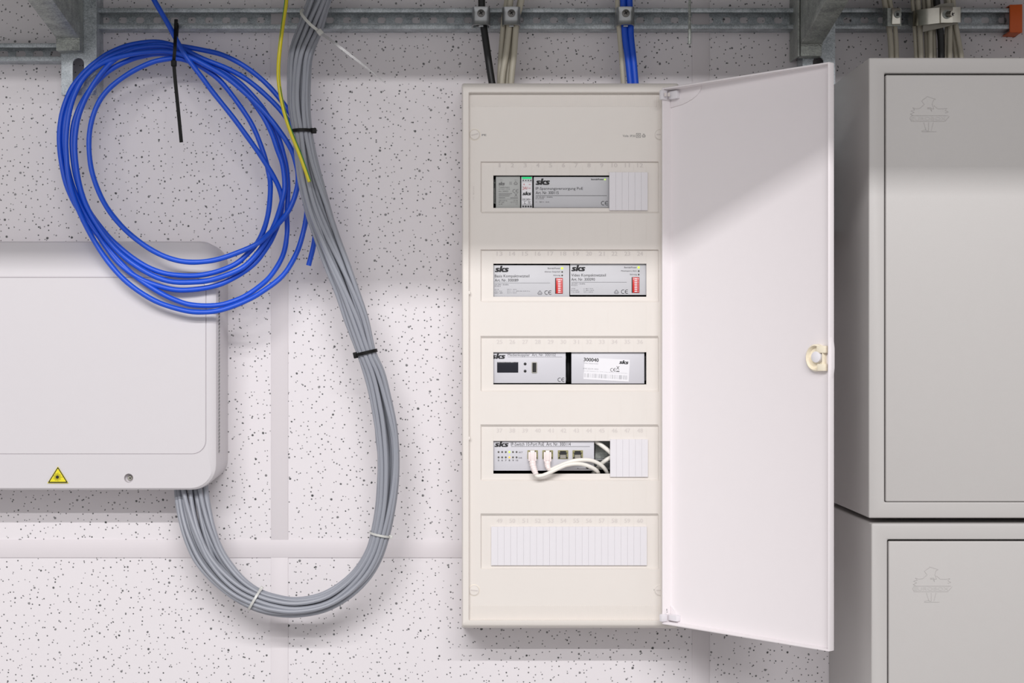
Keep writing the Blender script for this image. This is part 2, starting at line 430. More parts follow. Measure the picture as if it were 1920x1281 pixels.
# ------------------------------------------------------------------ cantilever brackets
def bracket(name, chL, chR, arm0, arm1, root_y0, root_y1, ch_bot, slot, label, mirror):
    dC, dA = 0.041, 0.062
    xl, xr = WX(chL, dC), WX(chR, dC)
    t = empty(name, ((xl + xr) / 2, 0, WZ(ch_bot, 0)), label, 'bracket')
    zt = EYE + 0.60; zb = WZ(ch_bot, dC)
    b = MB(); th = 0.003
    b.box(xl, xl + th, 0.0, dC, zb, zt); b.box(xr - th, xr, 0.0, dC, zb, zt)
    # front web with one elongated hole near its foot and a row of holes above
    sx = WX(slot[0], dC); sz = WZ(slot[1], dC)
    zsplit = WZ(slot[2], dC)
    wl, wr = xl + th, xr - th; out = [(wl, zb), (wr, zb), (wr, zsplit), (wl, zsplit)]; inn = []
    hw, hh = slot[3] / 2, slot[4] / 2
    for a in range(0, 181, 20): inn.append((sx + hw * math.cos(math.radians(a)), sz + hh - hw + hw * math.sin(math.radians(a))))
    for a in range(180, 361, 20): inn.append((sx + hw * math.cos(math.radians(a)), sz - hh + hw + hw * math.sin(math.radians(a))))
    for dd in (dC, dC - th):
        b.add([(x, -dd, z) for x, z in out + inn], tessellate_polygon([[Vector((x, z, 0)) for x, z in out], [Vector((x, z, 0)) for x, z in inn]]))
    m = len(inn)
    b.add([(x, -dC, z) for x, z in inn] + [(x, -dC + th, z) for x, z in inn], [(k, (k + 1) % m, m + (k + 1) % m, m + k) for k in range(m)])
    hcx = WX(arm1 + 2 if not mirror else (chL + chR) / 2 - 10, dC)
    nh = int((zt - zsplit) / 0.0165); step = (zt - zsplit) / nh
    for i in range(nh):
        a0, a1 = zsplit + i * step, zsplit + (i + 1) * step
        out = [(wl, a0), (wr, a0), (wr, a1), (wl, a1)]
        inn = [(hcx + 0.0035 * math.cos(math.radians(a)), (a0 + a1) / 2 + 0.0055 * math.sin(math.radians(a))) for a in range(0, 360, 30)]
        b.add([(x, -dC, z) for x, z in out + inn], tessellate_polygon([[Vector((x, z, 0)) for x, z in out], [Vector((x, z, 0)) for x, z in inn]]))
    obj('upright_channel', b, M['galv'], t)
    # tapering cantilever arm
    ax0, ax1 = WX(arm0, dA), WX(arm1, dA)
    z95, z70 = WZ(root_y1, dA), WZ(root_y0, dA)
    prof = [(dC + 0.0005, zt), (dC + 0.0005, z95), (dA, z95), (dA, z70), (0.34, z70 + 0.043), (0.34, zt - 0.045), (0.34, zt)]
    b = MB(); b.loft([[(ax0, -d, z) for d, z in prof], [(ax1, -d, z) for d, z in prof]], True, True, True)
    obj('cantilever_arm', b, M['galvd'], t, bevel=0.0012)
    b = MB()
    b.tube([Vector((ax0 + (ax1 - ax0) * k / 8, -dA - 0.0008, z70 + 0.001 * math.sin(k * 2.1))) for k in range(9)], [0.0016 + 0.0008 * math.sin(k * 3.3) for k in range(9)], 6)
    obj('weld_seam', b, M['galvd'], t)
    return t
bracket('cantilever_bracket', 115, 181, 105, 150, 72, 95, 178, (147, 138, 99, 0.016, 0.044),
        'galvanised steel cantilever bracket at the upper left, behind the blue coil', False)
br = bracket('cantilever_bracket', 1505, 1566, 1501, 1541, 84, 105, 432, (1534, 124, 104, 0.015, 0.026),
        'galvanised steel cantilever bracket at the upper right, above the open door', True)
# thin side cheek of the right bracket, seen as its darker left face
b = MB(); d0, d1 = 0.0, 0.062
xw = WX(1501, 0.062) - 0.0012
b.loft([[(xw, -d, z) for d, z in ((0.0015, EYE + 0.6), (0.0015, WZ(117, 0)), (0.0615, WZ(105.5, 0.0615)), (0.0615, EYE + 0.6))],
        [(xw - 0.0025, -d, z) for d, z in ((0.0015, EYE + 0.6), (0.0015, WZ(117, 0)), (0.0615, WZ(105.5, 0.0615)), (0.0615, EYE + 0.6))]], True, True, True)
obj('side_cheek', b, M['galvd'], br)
# unseen tray added on the brackets, shading the wall; a rod hangs from it
t = empty('added_cable_tray', (0, -0.17, EYE + 0.604), 'unseen galvanised cable tray added on the two cantilever brackets', 'cable tray')
b = MB()
b.box(-1.2, 1.3, 0.03, 0.33, EYE + 0.602, EYE + 0.604)
obj('tray_floor', b, M['galvd'], t)
b = MB(); b.box(-1.2, 1.3, 0.03, 0.032, EYE + 0.604, EYE + 0.66); b.box(-1.2, 1.3, 0.328, 0.33, EYE + 0.604, EYE + 0.66)
obj('side_rail', b, M['galvd'], t)
t = empty('added_shade_duct', (0.95, -0.17, EYE + 0.52), 'unseen grey duct added above the two steel cabinets to darken the wall', 'duct')  # out of view, added to darken the upper right of the wall
b = MB(); b.box(0.50, 1.45, 0.066, 0.30, EYE + 0.515, EYE + 0.59); obj('duct_body', b, M['cab'], t, bevel=0.002)
t = empty('threaded_rod', tuple(W(1293, 0, 0.12)), 'thin zinc threaded rod hanging in front of the rail, left of the right bracket', 'rod')
b = MB(); p0 = W(1293, 55, 0.12); pts = []; rs = []
k = 0; z = p0.z
while z < EYE + 0.6:
    pts.append(Vector((p0.x, p0.y, z))); rs.append(0.0021 if k % 2 else 0.0017); z += 0.0009; k += 1
b.tube(pts, rs, 10); obj('threaded_shaft', b, M['galvd'], t)
b = MB(); b.tube([W(1293, 83, 0.12), W(1293, 70, 0.12), W(1293, 54, 0.12)], [0.0023, 0.0024, 0.0024], 10)
obj('rod_sleeve', b, M['galvd'], t)

# ------------------------------------------------------------------ cables held on the rail
def cable(name, pts, r, m, label, group=None, parent=None, n=10, sub=6):
    b = MB(); b.tube(catmull([W(*p) for p in pts], sub), r, n)
    o = obj(name, b, M[m], parent)
    if parent is None: tag(o, label, 'cable', group)
    return o
def ptop(d): return 158 if d else 158
cable('black_cable', [(903, -70, .045), (903, 0, .044), (904, 30, .044), (908, 58, .046), (914, 100, .048), (920, 140, .05), (925, 170, .052)], 0.0050, 'blackc',
      'single thick black cable running from the clip into the top of the distribution board')
G = 'cream cables of the second clip'; NM = ['leftmost front', 'second', 'rear, third', 'rightmost']
for pts in ([(956, -60, .040), (951, 0, .040), (946, 30, .040), (943, 60, .040), (940, 100, .041), (938, 135, .042), (936, 175, .044)],
            [(966, -60, .047), (957, 0, .047), (955, 40, .047), (954, 58, .048), (949, 100, .050), (943, 135, .051), (939, 175, .052)],
            [(985, -60, .040), (976, 0, .040), (969, 35, .040), (964, 60, .040), (956, 110, .041), (952, 140, .042), (950, 175, .044)],
            [(990, -60, .048), (978, 0, .048), (969, 35, .047), (967, 58, .048), (964, 100, .049), (960, 135, .050), (957, 175, .052)]):
    cable('cream_cable', pts, 0.0043, 'creamc', '%s cream cable in the bunch dropping from the second clip into the distribution board' % NM.pop(0), G)
cable('cream_cable', [(1157, -60, .045), (1158, 0, .045), (1160, 40, .045), (1162, 70, .045), (1166, 115, .047), (1170, 175, .05)], 0.0036, 'creamc',
      'lone cream cable left of the two blue cables entering the distribution board')
cable('blue_cable', [(1168, -60, .045), (1168, 0, .045), (1170, 40, .045), (1172, 70, .046), (1178, 115, .049), (1184, 175, .052)], 0.0047, 'blue',
      'left one of two straight blue cables entering the top of the distribution board')
cable('blue_cable', [(1180, -60, .045), (1180, 0, .045), (1182, 40, .045), (1183, 70, .046), (1188, 115, .049), (1193, 175, .052)], 0.0047, 'blue',
      'right one of two straight blue cables entering the top of the distribution board')

def clip(cx, label):
    dF, dB = 0.058, 0.031; hw = 16.3
    t = empty('cable_clip', tuple(W(cx, 48, 0.03)), label, 'clip', 'saddle clips of the rail')
    b = MB(); loops = []
    zt, zb = WZ(12.5, dF), WZ(46.5, dF)
    xc = WX(cx, dF); xw = hw * S(dF)
    prof = []
    for k in range(13):
        a = math.pi * (1 - k / 12)
        prof.append((xc + xw * (abs(math.cos(a)) ** 0.55) * (1 if math.cos(a) > 0 else -1), dF - (1 - math.sin(a) ** 0.5) * 0.018))
    prof = [(prof[0][0], dB)] + prof + [(prof[-1][0], dB)]
    nseg = 7
    for j in range(nseg + 1):
        z = zb + (zt - zb) * j / nseg
        loops.append([(x, -d - (0.0015 if j in (0, nseg) else 0), z) for x, d in prof])
    b.loft(loops, close=False)
    o = obj('saddle', b, M['steel'], t)
    md = o.modifiers.new('thickness', 'SOLIDIFY'); md.thickness = 0.0018; md.offset = 0
    b = MB(); b.box(xc - xw * 0.55, xc + xw * 0.55, 0.036, 0.040, zb + 0.001, zb + 0.004)
    b.box(xc - xw * 0.25, xc + xw * 0.25, 0.050, 0.0555, zb - 0.002, zb + 0.002)
    obj('pressure_plate', b, M['steel'], t)
    c = W(cx, 25, dF + 0.0006)
    b = MB(); b.lathe(c, [(0.0055, 0), (0.0053, 0.0016), (0.0035, 0.0026), (0.0001, 0.003)], 20)
    s = obj('screw', b, M['screw'], t)
    b = MB()
    for a in (0.6, 2.17):
        v = Vector((math.cos(a), 0, math.sin(a))); u = Vector((-math.sin(a), 0, math.cos(a)))
        b.bbox(c + Vector((0, -0.0029, 0)), (v * 0.003, u * 0.0007, Vector((0, 0.0004, 0))))
    obj('cross_recess', b, M['black'], s)
clip(902, 'zinc saddle clip with cross-head screw holding the black cable')
clip(959, 'zinc saddle clip with cross-head screw holding four cream cables')
clip(1173.5, 'zinc saddle clip with cross-head screw holding blue and cream cables')

# far right clips and their cables
for i, (pts, r, l) in enumerate((([(1652, -60, .05), (1658, 0, .05), (1664, 30, .05), (1668, 60, .05), (1671, 100, .05), (1672, 160, .05)], .0040, 'left'),
                  ([(1662, -60, .05), (1668, 0, .05), (1675, 30, .05), (1679, 60, .05), (1681, 100, .05), (1681, 160, .05)], .0034, 'right'))):
    cable('cream_cable', pts, r, 'creamc', 'cream cable on the %s in the small clamp right of the right bracket' % l)
G = 'cream cables of the wide clamp'; NN = ['leftmost', 'second from left', 'third from left', 'fourth from left', 'fifth from left', 'fourth from right', 'third from right', 'thickest, second from right', 'rightmost']
for i, (xt, xb, r, d) in enumerate(((1714, 1718, .0030, .050), (1724, 1727, .0037, .055), (1735, 1738, .0032, .048), (1744, 1745, .0032, .058), (1750, 1752, .0034, .050),
                       (1776, 1772, .0028, .052), (1781, 1781, .0036, .058), (1782, 1793, .0040, .050), (1790, 1803, .0034, .058))):
    cable('cream_cable', [(xt - 6, -60, d), (xt - 3, 0, d), (xt, 35, d), ((xt + xb) / 2, 70, d), (xb, 110, d), (xb, 160, d)], r, 'creamc',
          '%s of nine cream cables in the wide clamp above the upper cabinet' % NN[i], G)
cable('black_cable', [(1752, -60, .062), (1756, 0, .062), (1760, 40, .060), (1764, 70, .056), (1765, 110, .056), (1765, 160, .056)], .0048, 'blackc',
      'thick black cable among cream cables in the wide clamp above the upper steel cabinet')
# small clamp
t = empty('cable_clamp', tuple(W(1676, 50, 0.03)), 'small dull steel clamp holding two cream cables right of the right bracket', 'clamp')
b = MB(); b.loft([[W(x, y, d) for x, d in ((1655, .032), (1657, .060), (1664, .069), (1690, .069))] for y in (15, 49)], close=False)
o = obj('strap', b, M['galvd'], t); md = o.modifiers.new('s', 'SOLIDIFY'); md.thickness = 0.002
b = MB(); b.pbox(1672, 1689, 14, 46, 0.060, 0.0725); obj('front_plate', b, M['shiny'], t, bevel=0.002)
b = MB(); b.disc(W(1683, 27, 0.0725), 0.0052, h=0.002); s = obj('screw', b, M['galvd'], t, bevel=0.0006)
b = MB(); b.pbox(1680.5, 1685.5, 24, 30, 0.0745, 0.0748); obj('square_recess', b, M['black'], s)
# wide clamp
t = empty('cable_clamp', tuple(W(1755, 50, 0.03)), 'wide bright steel band clamp with round screw over a fan of cream cables', 'clamp')
b = MB(); loops = []
band = [(1703, .032), (1706, .050), (1714, .066), (1730, .076), (1750, .080), (1764, .081), (1764, .081), (1790, .081), (1801, .078), (1803, .060), (1803, .032)]
yl = [24, 22, 20, 17, 15, 14, 14, 13, 13, 13, 13]; yr = [46, 47, 49, 47, 44.5, 43, 43, 42, 42, 42, 42]
b.loft([[W(x, yl[i], d) for i, (x, d) in enumerate(band)], [W(x, yr[i], d) for i, (x, d) in enumerate(band)]], close=False)
o = obj('steel_band', b, M['shiny'], t); md = o.modifiers.new('s', 'SOLIDIFY'); md.thickness = 0.0016
b = MB(); b.pbox(1764, 1787, 12, 43, 0.082, 0.086); obj('front_plate', b, M['shiny'], t, bevel=0.001)
b = MB(); b.lathe(W(1775, 27, 0.086), [(0.0062, 0), (0.0062, 0.0015), (0.0045, 0.002), (0.0045, 0.0005), (0.0001, 0.0005)], 20); obj('washer', b, M['galvd'], t)
b = MB(); b.tube([W(1777, 27, 0.086), W(1786, 26, 0.093)], 0.0042, 14); s = obj('screw', b, M['shiny'], t)
b = MB(); c = W(1786, 26, 0.0935)
for a in (0.4, 1.97):
    v = Vector((math.cos(a), 0, math.sin(a))); u = Vector((-math.sin(a), 0, math.cos(a)))
    b.bbox(c, (v * 0.0028, u * 0.0006, Vector((0, 0.0003, 0))))
obj('cross_recess', b, M['black'], s)
b = MB()
b.loft([[W(x, y, d) for x, y, d in ((1730, 60, .072), (1762, 53, .076), (1778, 49, .076), (1796, 44, .072))],
        [W(x, y, d) for x, y, d in ((1733, 20, .072), (1762, 8, .076), (1780, 5, .076), (1788, 6, .072))]], close=False)
o = obj('plastic_insert', b, M['insert'], t); md = o.modifiers.new('s', 'SOLIDIFY'); md.thickness = 0.002
tag(o, 'grey plastic insert')

# ------------------------------------------------------------------ distribution board
dR, dCv, dRec = 0.095, 0.088, 0.0845
board = empty('distribution_board', tuple(W(1069, 1178, 0)), 'tall cream plastic distribution board with five rows and its door swung open', 'distribution board')
b = MB()
b.loft([prr(867, 1271, 158, 1177, 3, 0.0, 4), prr(866, 1272, 156.5, 1178, 4, 0.086, 4), prr(867, 1266, 162, 1174, 4, 0.0935, 4), prr(868.5, 1262, 165, 1171, 3, dR, 4),
        prr(878.5, 1240, 172.5, 1164, 2, dR, 4), prr(880, 1239, 175, 1163, 1.5, 0.0925, 4), prr(880, 1239, 175, 1163, 1.5, 0.004, 4)], True, True, True)
obj('housing', b, M['panel'], board)
rows = [(303, 329, 390, 400), (468, 494.5, 556.5, 567), (630, 660.5, 721, 735), (796, 827, 888.5, 902), (963, 993, 1054, 1068)]
xb = [879.2, 901, 903, 925, 1212, 1233.5, 1235.5, 1240.2]
yb = [174.2, 202]
for ri, r in enumerate(rows): yb += [r[0], r[0] + (4.5 if ri > 1 else 1.2), r[1], r[2], r[3] - 3, r[3]]
yb += [1120, 1164]
b = MB(); vi = {}
def cov_d(ix, iy):
    y = yb[iy]; x = xb[ix]
    for r in rows:
        if r[0] + 1 <= y <= r[3] - 2.9 and 902 <= x <= 1234: return dRec
    return dCv
vs = []; fs = []
for iy in range(len(yb)):
    for ix in range(len(xb)):
        vi[ix, iy] = len(vs); vs.append(W(xb[ix], yb[iy], cov_d(ix, iy)))
for iy in range(len(yb) - 1):
    for ix in range(len(xb) - 1):
        hole = xb[ix] == 925 and any(yb[iy] == r[1] for r in rows)
        if not hole: fs.append((vi[ix, iy], vi[ix + 1, iy], vi[ix + 1, iy + 1], vi[ix, iy + 1]))
        else:
            cs = [vi[ix, iy], vi[ix + 1, iy], vi[ix + 1, iy + 1], vi[ix, iy + 1]]
            base = len(vs)
            for c in cs: p = vs[c].copy(); p.y = -(dRec - 0.0022); vs.append(p)
            for k in range(4): fs.append((cs[k], cs[(k + 1) % 4], base + (k + 1) % 4, base + k))
b.add(vs, fs)
cover = obj('cover_plate', b, M['panel'], board, smooth=False)
# moulded ribs
b = MB()
for i in range(86):
    x = 884 + i * 4.16
    b.pbox(x, x + 1.7, 177, 200, dCv - 0.0005, dCv + 0.0006)
    b.pbox(x, x + 1.6, 1136, 1162, dCv - 0.0005, dCv + 0.0006)
tag(obj('grip_ribs', b, M['panel'], cover, smooth=False), kind='stuff')
for ri, r in enumerate(rows):
    b = MB()
    for k in range(13):
        x = 925 + k * 23.9
        b.pbox(x - 0.45, x + 0.45, r[0] + 6, r[1] - 0.5, dRec - 0.0004, dRec + 0.0003)
        if ri < 4: b.pbox(x - 0.45, x + 0.45, r[3] + 5, rows[ri + 1][0] - 8, dCv - 0.0004, dCv + 0.00018)
    tag(obj('module_lines', b, M['panel'], cover, smooth=False), kind='stuff')
NO = [3.0, 3.8, 7.2, 7.6, 9.7]
for ri, r in enumerate(rows):
    for k in range(12):
        n_ = ri * 12 + k + 1; c = 936.7 + k * 23.95; hw = 4.7 if n_ < 10 and n_ != 1 else (2.6 if n_ == 1 else 9.0)
        if n_ == 11: hw = 7.5
        hw *= 0.62 if n_ >= 10 else 0.66
        b = MB(); b.text(str(n_), (c - hw, r[0] + NO[ri], c + hw, r[0] + NO[ri] + 7.8), dRec + 0.0002, bold=0.01)
        obj('module_number', b, M['relief' if ri < 2 else 'relief2'], cover, smooth=False)
b = MB()
b.text('PE', (903.5, 251.5, 912, 255), dCv + 0.0002, bold=0.01)
obj('earth_mark', b, M['printl'], cover, smooth=False); b = MB()
b.text('Volta', (1167.5, 252.5, 1178.5, 257), dCv + 0.0002); b.text('IP30', (1181.5, 253, 1191.5, 257), dCv + 0.0002)
for s_ in (4.2, 2.0):
    for (a0, a1, b0, b1) in ((-s_, s_, -s_, -s_ + .7), (-s_, s_, s_ - .7, s_), (-s_, -s_ + .7, -s_, s_), (s_ - .7, s_, -s_, s_)):
        b.pbox(1197 + a0, 1197 + a1, 254 + b0, 254 + b1, dCv, dCv + 0.0002)
P_ = [(1203.2, 255), (1207, 250.2), (1210.8, 255), (1209.3, 257.6), (1204.7, 257.6)]
for f0, f1 in ((1, .82), (.6, .4)):
    for i in range(5):
        g = lambda p, f: W(1207 + (p[0] - 1207) * f, 254.3 + (p[1] - 254.3) * f, dCv + 0.0002)
        b.add([g(P_[i], f0), g(P_[(i + 1) % 5], f0), g(P_[(i + 1) % 5], f1), g(P_[i], f1)], [(0, 1, 2, 3)])
obj('moulded_print', b, M['printl'], cover, smooth=False); b = MB()
b.text('PE', (1226, 1105.3, 1234, 1107.3), dCv + 0.0002)
obj('moulded_print', b, M['printl'], cover, smooth=False)
b = MB(); b.add([], [])
for k, ch in enumerate('PE 12345'):
    if ch != ' ': b.text(ch, (886.6, 372 - k * 3.2, 889.4, 374.4 - k * 3.2), dCv + 0.0002, rot=-math.pi / 2)
obj('side_print', b, M['relief2'], cover, smooth=False)
for (cx_, cy_, a) in ((890, 252.5, 0.25), (889, 1107, -0.1), (1237, 252.5, 0.0), (1237, 1107, 0.0)):
    c = W(cx_, cy_, dCv)
    b = MB(); b.lathe(c, [(0.0075, -0.0005), (0.0075, 0.0007), (0.0068, 0.0009), (0.0066, 0.0004), (0.0064, 0.0010), (0.0001, 0.0012)], 32)
    s = obj('cover_screw', b, M['panel'], board)
    v = Vector((math.cos(a), 0, math.sin(a))); u = Vector((-math.sin(a), 0, math.cos(a)))
    b = MB(); b.bbox(c + Vector((0, -0.00125, 0)), (v * 0.0048, u * 0.0008, Vector((0, 0.0002, 0))))
    obj('screw_slot', b, M['relief'], s)
    if cx_ < 1000:
        b = MB(); b.lathe(c, [(0.0079, 0.0), (0.0079, 0.0003), (0.0074, 0.0003)], 32); obj('screw_rim', b, M['cream'], s)
for py in (549, 822):
    b = MB(); b.pbox(878.3, 881.5, py - 3, py + 3, 0.088, 0.0945); obj('snap_lug', b, M['panel'], board, bevel=0.0004)
# inside: shade put in as a near-black sheet; a top-hat rail per row
b = MB(); b.pbox(884, 1236, 300, 1090, 0.034, 0.036); obj('dark_backing', b, M['cavity'], board)
for r in rows[:4]:
    c = (r[1] + r[2]) / 2
    b = MB(); b.pbox(890, 1232, c - 22, c + 22, 0.037, 0.039); b.pbox(890, 1232, c - 23, c - 17, 0.044, 0.0455); b.pbox(890, 1232, c + 17, c + 23, 0.044, 0.0455)
    obj('top_hat_rail', b, M['steel'], board)

# open door
Oh = Vector((0.2617, 0.100)); Of = Vector((0.4405, 0.3062))
uu = (Of - Oh); DL = uu.length; uu.normalize(); nn = Vector((-uu.y, uu.x))
zT, zB = EYE + 0.3563, EYE - 0.3750
def Dp(a, bb, z): p = Oh + uu * a + nn * bb; return Vector((p.x, -p.y, z))
def dbox(mb, a0, a1, b0, b1, z0, z1):
    c = Dp((a0 + a1) / 2, (b0 + b1) / 2, (z0 + z1) / 2)
    U = Vector((uu.x, -uu.y, 0)); Nn = Vector((nn.x, -nn.y, 0))
    mb.bbox(c, (U * (a1 - a0) / 2, Nn * (b1 - b0) / 2, Vector((0, 0, (z1 - z0) / 2))))
bb_ = MB(); t_ = 0.0022
# tray-shaped door: an outer block with a lowered inner field
def drect(a0, a1, z0, z1, bz):
    return [Dp(a0, bz, z0), Dp(a1, bz, z0), Dp(a1, bz, z1), Dp(a0, bz, z1)]
o0 = drect(0, DL, zB, zT, 0.0)
tips = [Dp(0, 0.0185, zB), Dp(DL, 0.0105, zB), Dp(DL, 0.0105, zT), Dp(0, 0.0185, zT)]
tips2 = [Dp(t_, 0.0185, zB + t_), Dp(DL - t_, 0.0105, zB + t_), Dp(DL - t_, 0.0105, zT - t_), Dp(t_, 0.0185, zT - t_)]
inn = drect(t_ * 1.2, DL - t_ * 1.2, zB + t_ * 1.2, zT - t_ * 1.2, 0.0025)
bb_.loft([o0, tips, tips2, inn], True, True, True)
door = obj('door', bb_, M['door'], board, bevel=0.0009)
tag(door, 'white plastic door swung open to the right')
# stiffening web in the upper hinge corner
def dpoly(mb, pts, b0, b1):
    mb.loft([[Dp(a, b0, z) for a, z in pts], [Dp(a, b1, z) for a, z in pts]], True, True, True)
b = MB(); arc = [(0.003, zT - 0.002), (0.003, zT - 0.026)] + [(0.003 + 0.055 * math.sin(t * math.pi / 2), zT - 0.026 + 0.022 * (1 - math.cos(t * math.pi / 2)) ** 0.9) for t in [i / 8 for i in range(2, 9)]] + [(0.058, zT - 0.002)]
dpoly(b, arc, 0.0020, 0.0042); obj('corner_web', b, M['door'], door, bevel=0.0006)
b = MB(); dpoly(b, [(0.003, zB + 0.002), (0.003, zB + 0.024), (0.012, zB + 0.018), (0.018, zB + 0.002)], 0.002, 0.0042)
obj('corner_web', b, M['door'], door, bevel=0.0006)
# hinges
for z0, z1 in ((zT - 0.0165, zT - 0.0035), (zB + 0.004, zB + 0.014)):
    b = MB(); dbox(b, -0.001, 0.005, 0.012, 0.0225, z0, z1); dbox(b, 0.004, 0.020, 0.0025, 0.0105, z0 + 0.001, z1 - 0.001)
    h = obj('hinge', b, M['blank'], door, bevel=0.001)
    if z1 > EYE:
        b = MB()
        for a in (0.0, 1.0):
            cc = W(1247.5 + a * 6.5, 177.5, 0.1195); b.bbox(cc, (Vector((0.0015, 0, 0)), Vector((0, 0.0006, 0)), Vector((0, 0, 0.0023))))
        obj('hinge_slot', b, M['relief'], h)
b = MB(); dbox(b, 0.0005, 0.0022, 0.0040, 0.0175, zB + 0.028, zT - 0.024)
obj('hinge_strip', b, M['blank'], door, bevel=0.0004)
b = MB(); b.text('R', (1249.3, 1142, 1252.3, 1146), 0.1195); b.text('-', (1249.3, 1147.5, 1252.3, 1148.5), 0.1195)
obj('hinge_mark', b, M['printg'], door, smooth=False)
# latch
La, Lz = 0.2505, EYE + (655 - 671) * S(0.29)
def dell(ca, cz, ra, rz, b_, flat=None, n=28):
    out = []
    for k in range(n):
        a = 2 * math.pi * k / n; x = ra * math.cos(a)
        if flat is not None: x = min(x, flat)
        out.append(Dp(ca + x, b_, cz + rz * math.sin(a)))
    return out
b = MB(); b.loft([dell(La, Lz, .0155, .0172, .002, .0125), dell(La, Lz, .0152, .0170, .0085, .0125), dell(La, Lz, .0135, .0152, .0100, .0115), dell(La, Lz, .0120, .0135, .0070, .0105), dell(La, Lz, .0115, .013, .0045, .0105)], True, True, True)
lt = obj('latch', b, M['cream'], door); tag(lt, 'cream latch cup')
b = MB(); b.loft([dell(La + .002, Lz + .001, .0078, .0078, .004), dell(La + .002, Lz + .001, .007, .007, .0105), dell(La + .002, Lz + .001, .0045, .0045, .0115)], True, True, True)
obj('latch_knob', b, M['blank'], lt)
b = MB(); dbox(b, La + .004, La + .016, .004, .0105, Lz - .0165, Lz - .0075); dbox(b, La + .003, La + .0165, .004, .0105, Lz + .006, Lz + .015)
obj('latch_tab', b, M['cream'], lt, bevel=0.0008)
b = MB(); b.loft([[Dp(DL - .0005, bz, Lz + z) for bz, z in ((.001, -.03), (.009, -.03), (.009, .03), (.001, .03))], [Dp(DL + .0016, bz, Lz + z) for bz, z in ((.001, -.012), (.009, -.012), (.009, .012), (.001, .012))]], True, True, True)
obj('finger_grip', b, M['door'], door, bevel=0.0006)

# ------------------------------------------------------------------ blanking strips
def blanks(px0, px1, py0, py1, nseg, label):
    dA, dB = dRec + 0.0002, dRec + 0.0030
    t = empty('blanking_strip', tuple(W((px0 + px1) / 2, py1, dA)), label, 'blanking strip')
    for k in range(nseg):
        a0 = px0 + (px1 - px0) * k / nseg; a1 = px0 + (px1 - px0) * (k + 1) / nseg
        b = MB()
        x0, x1 = WX(a0, dB) + 0.00004, WX(a1, dB) - 0.00004; z0, z1 = WZ(py1, dB), WZ(py0, dB); c = 0.00014
        b.loft([[(x0, -dA, z0), (x1, -dA, z0), (x1, -dA, z1), (x0, -dA, z1)], [(x0, -dB + c, z0), (x1, -dB + c, z0), (x1, -dB + c, z1), (x0, -dB + c, z1)],
                [(x0 + c / 2, -dB, z0 + c), (x1 - c / 2, -dB, z0 + c), (x1 - c / 2, -dB, z1 - c), (x0 + c / 2, -dB, z1 - c)]], True, True, True)
        obj('segment', b, M['blank'], t, smooth=False)
    return t
blanks(1142.5, 1214.5, 323, 394.5, 6, 'short white blanking strip at the right end of the top row')
blanks(1144, 1215, 824, 894.5, 6, 'short white blanking strip right of the patch cables in the fourth row')
blanks(921, 1213, 988, 1060.5, 24, 'full width white blanking strip closing the bottom row')

# ------------------------------------------------------------------ devices
dF = 0.0800
def device(name, x0, x1, y0, y1, face, label, cat, side='dark', group=None, d=dF):
    t = empty(name, tuple(W((x0 + x1) / 2, y1, 0.045)), label, cat, group)
    b = MB(); b.box(WX(x0, d), WX(x1, d), 0.046, d - 0.0012, WZ(y1, d), WZ(y0, d)); obj('casing', b, M[side], t, bevel=0.0005)
    b = MB(); b.pbox(x0 + .4, x1 - .4, y0 + .3, y1 - .3, d - 0.0012, d); f = obj('front_face', b, M[face], t, bevel=0.0002)
    return t, f
def led(parent, px, py, m, r=2.0, d=dF, name='led'):
    b = MB(); b.lathe(W(px, py, d), [(r * S(d), -0.0003), (r * S(d), 0.0004), (r * S(d) * .6, 0.0008), (0.00001, 0.0010)], 14)
    return obj(name, b, M[m], parent)
def texts(parent, items, m='print', d=dF + 0.0002, name='lettering'):
    b = MB()
    for it in items:
        if it[0] == 'LINE': b.pbox(it[1], it[2], it[3], it[3] + (it[4] if len(it) > 4 else .6), d - 0.0001, d)
        elif it[0] == 'CE': ce(b, it[1], it[2], it[3], d)
        elif it[0] == 'HOUSE': house(b, it[1], it[2], it[3], d)
        else: b.text(it[0], it[1], d, **(it[2] if len(it) > 2 else {}))
    return obj(name, b, M[m], parent, smooth=False)
def ce(b, x, y, r, d):   # two open arcs
    for k, c in enumerate((x, x + 1.75 * r)):
        pts = []
        for a in range(60, 301, 20):
            pts.append((c + r * math.cos(math.radians(a)), y - r * math.sin(math.radians(a))))
        for (p, q) in zip(pts[:-1], pts[1:]):
            def sc(p, f): return W(c + (p[0] - c) * f, y + (p[1] - y) * f, d)
            b.add([sc(p, 1), sc(q, 1), sc(q, .76), sc(p, .76)], [(0, 1, 2, 3)])
        if k: b.pbox(c - r * .95, c + r * .3, y - r * .12, y + r * .12, d - 0.0001, d)
def house(b, x, y, r, d):
    P = [(x - r, y + r * .2), (x, y - r), (x + r, y + r * .2), (x + r * .6, y + r * .8), (x - r * .6, y + r * .8)]
    for f0, f1 in ((1, .84), (.62, .46)):
        for i in range(5):
            p, q = P[i], P[(i + 1) % 5]
            g = lambda p, f: W(x + (p[0] - x) * f, y + (p[1] - y) * f, d)
            b.add([g(p, f0), g(q, f0), g(q, f1), g(p, f1)], [(0, 1, 2, 3)])
B = dict(bold=0.035, shear=0.22)
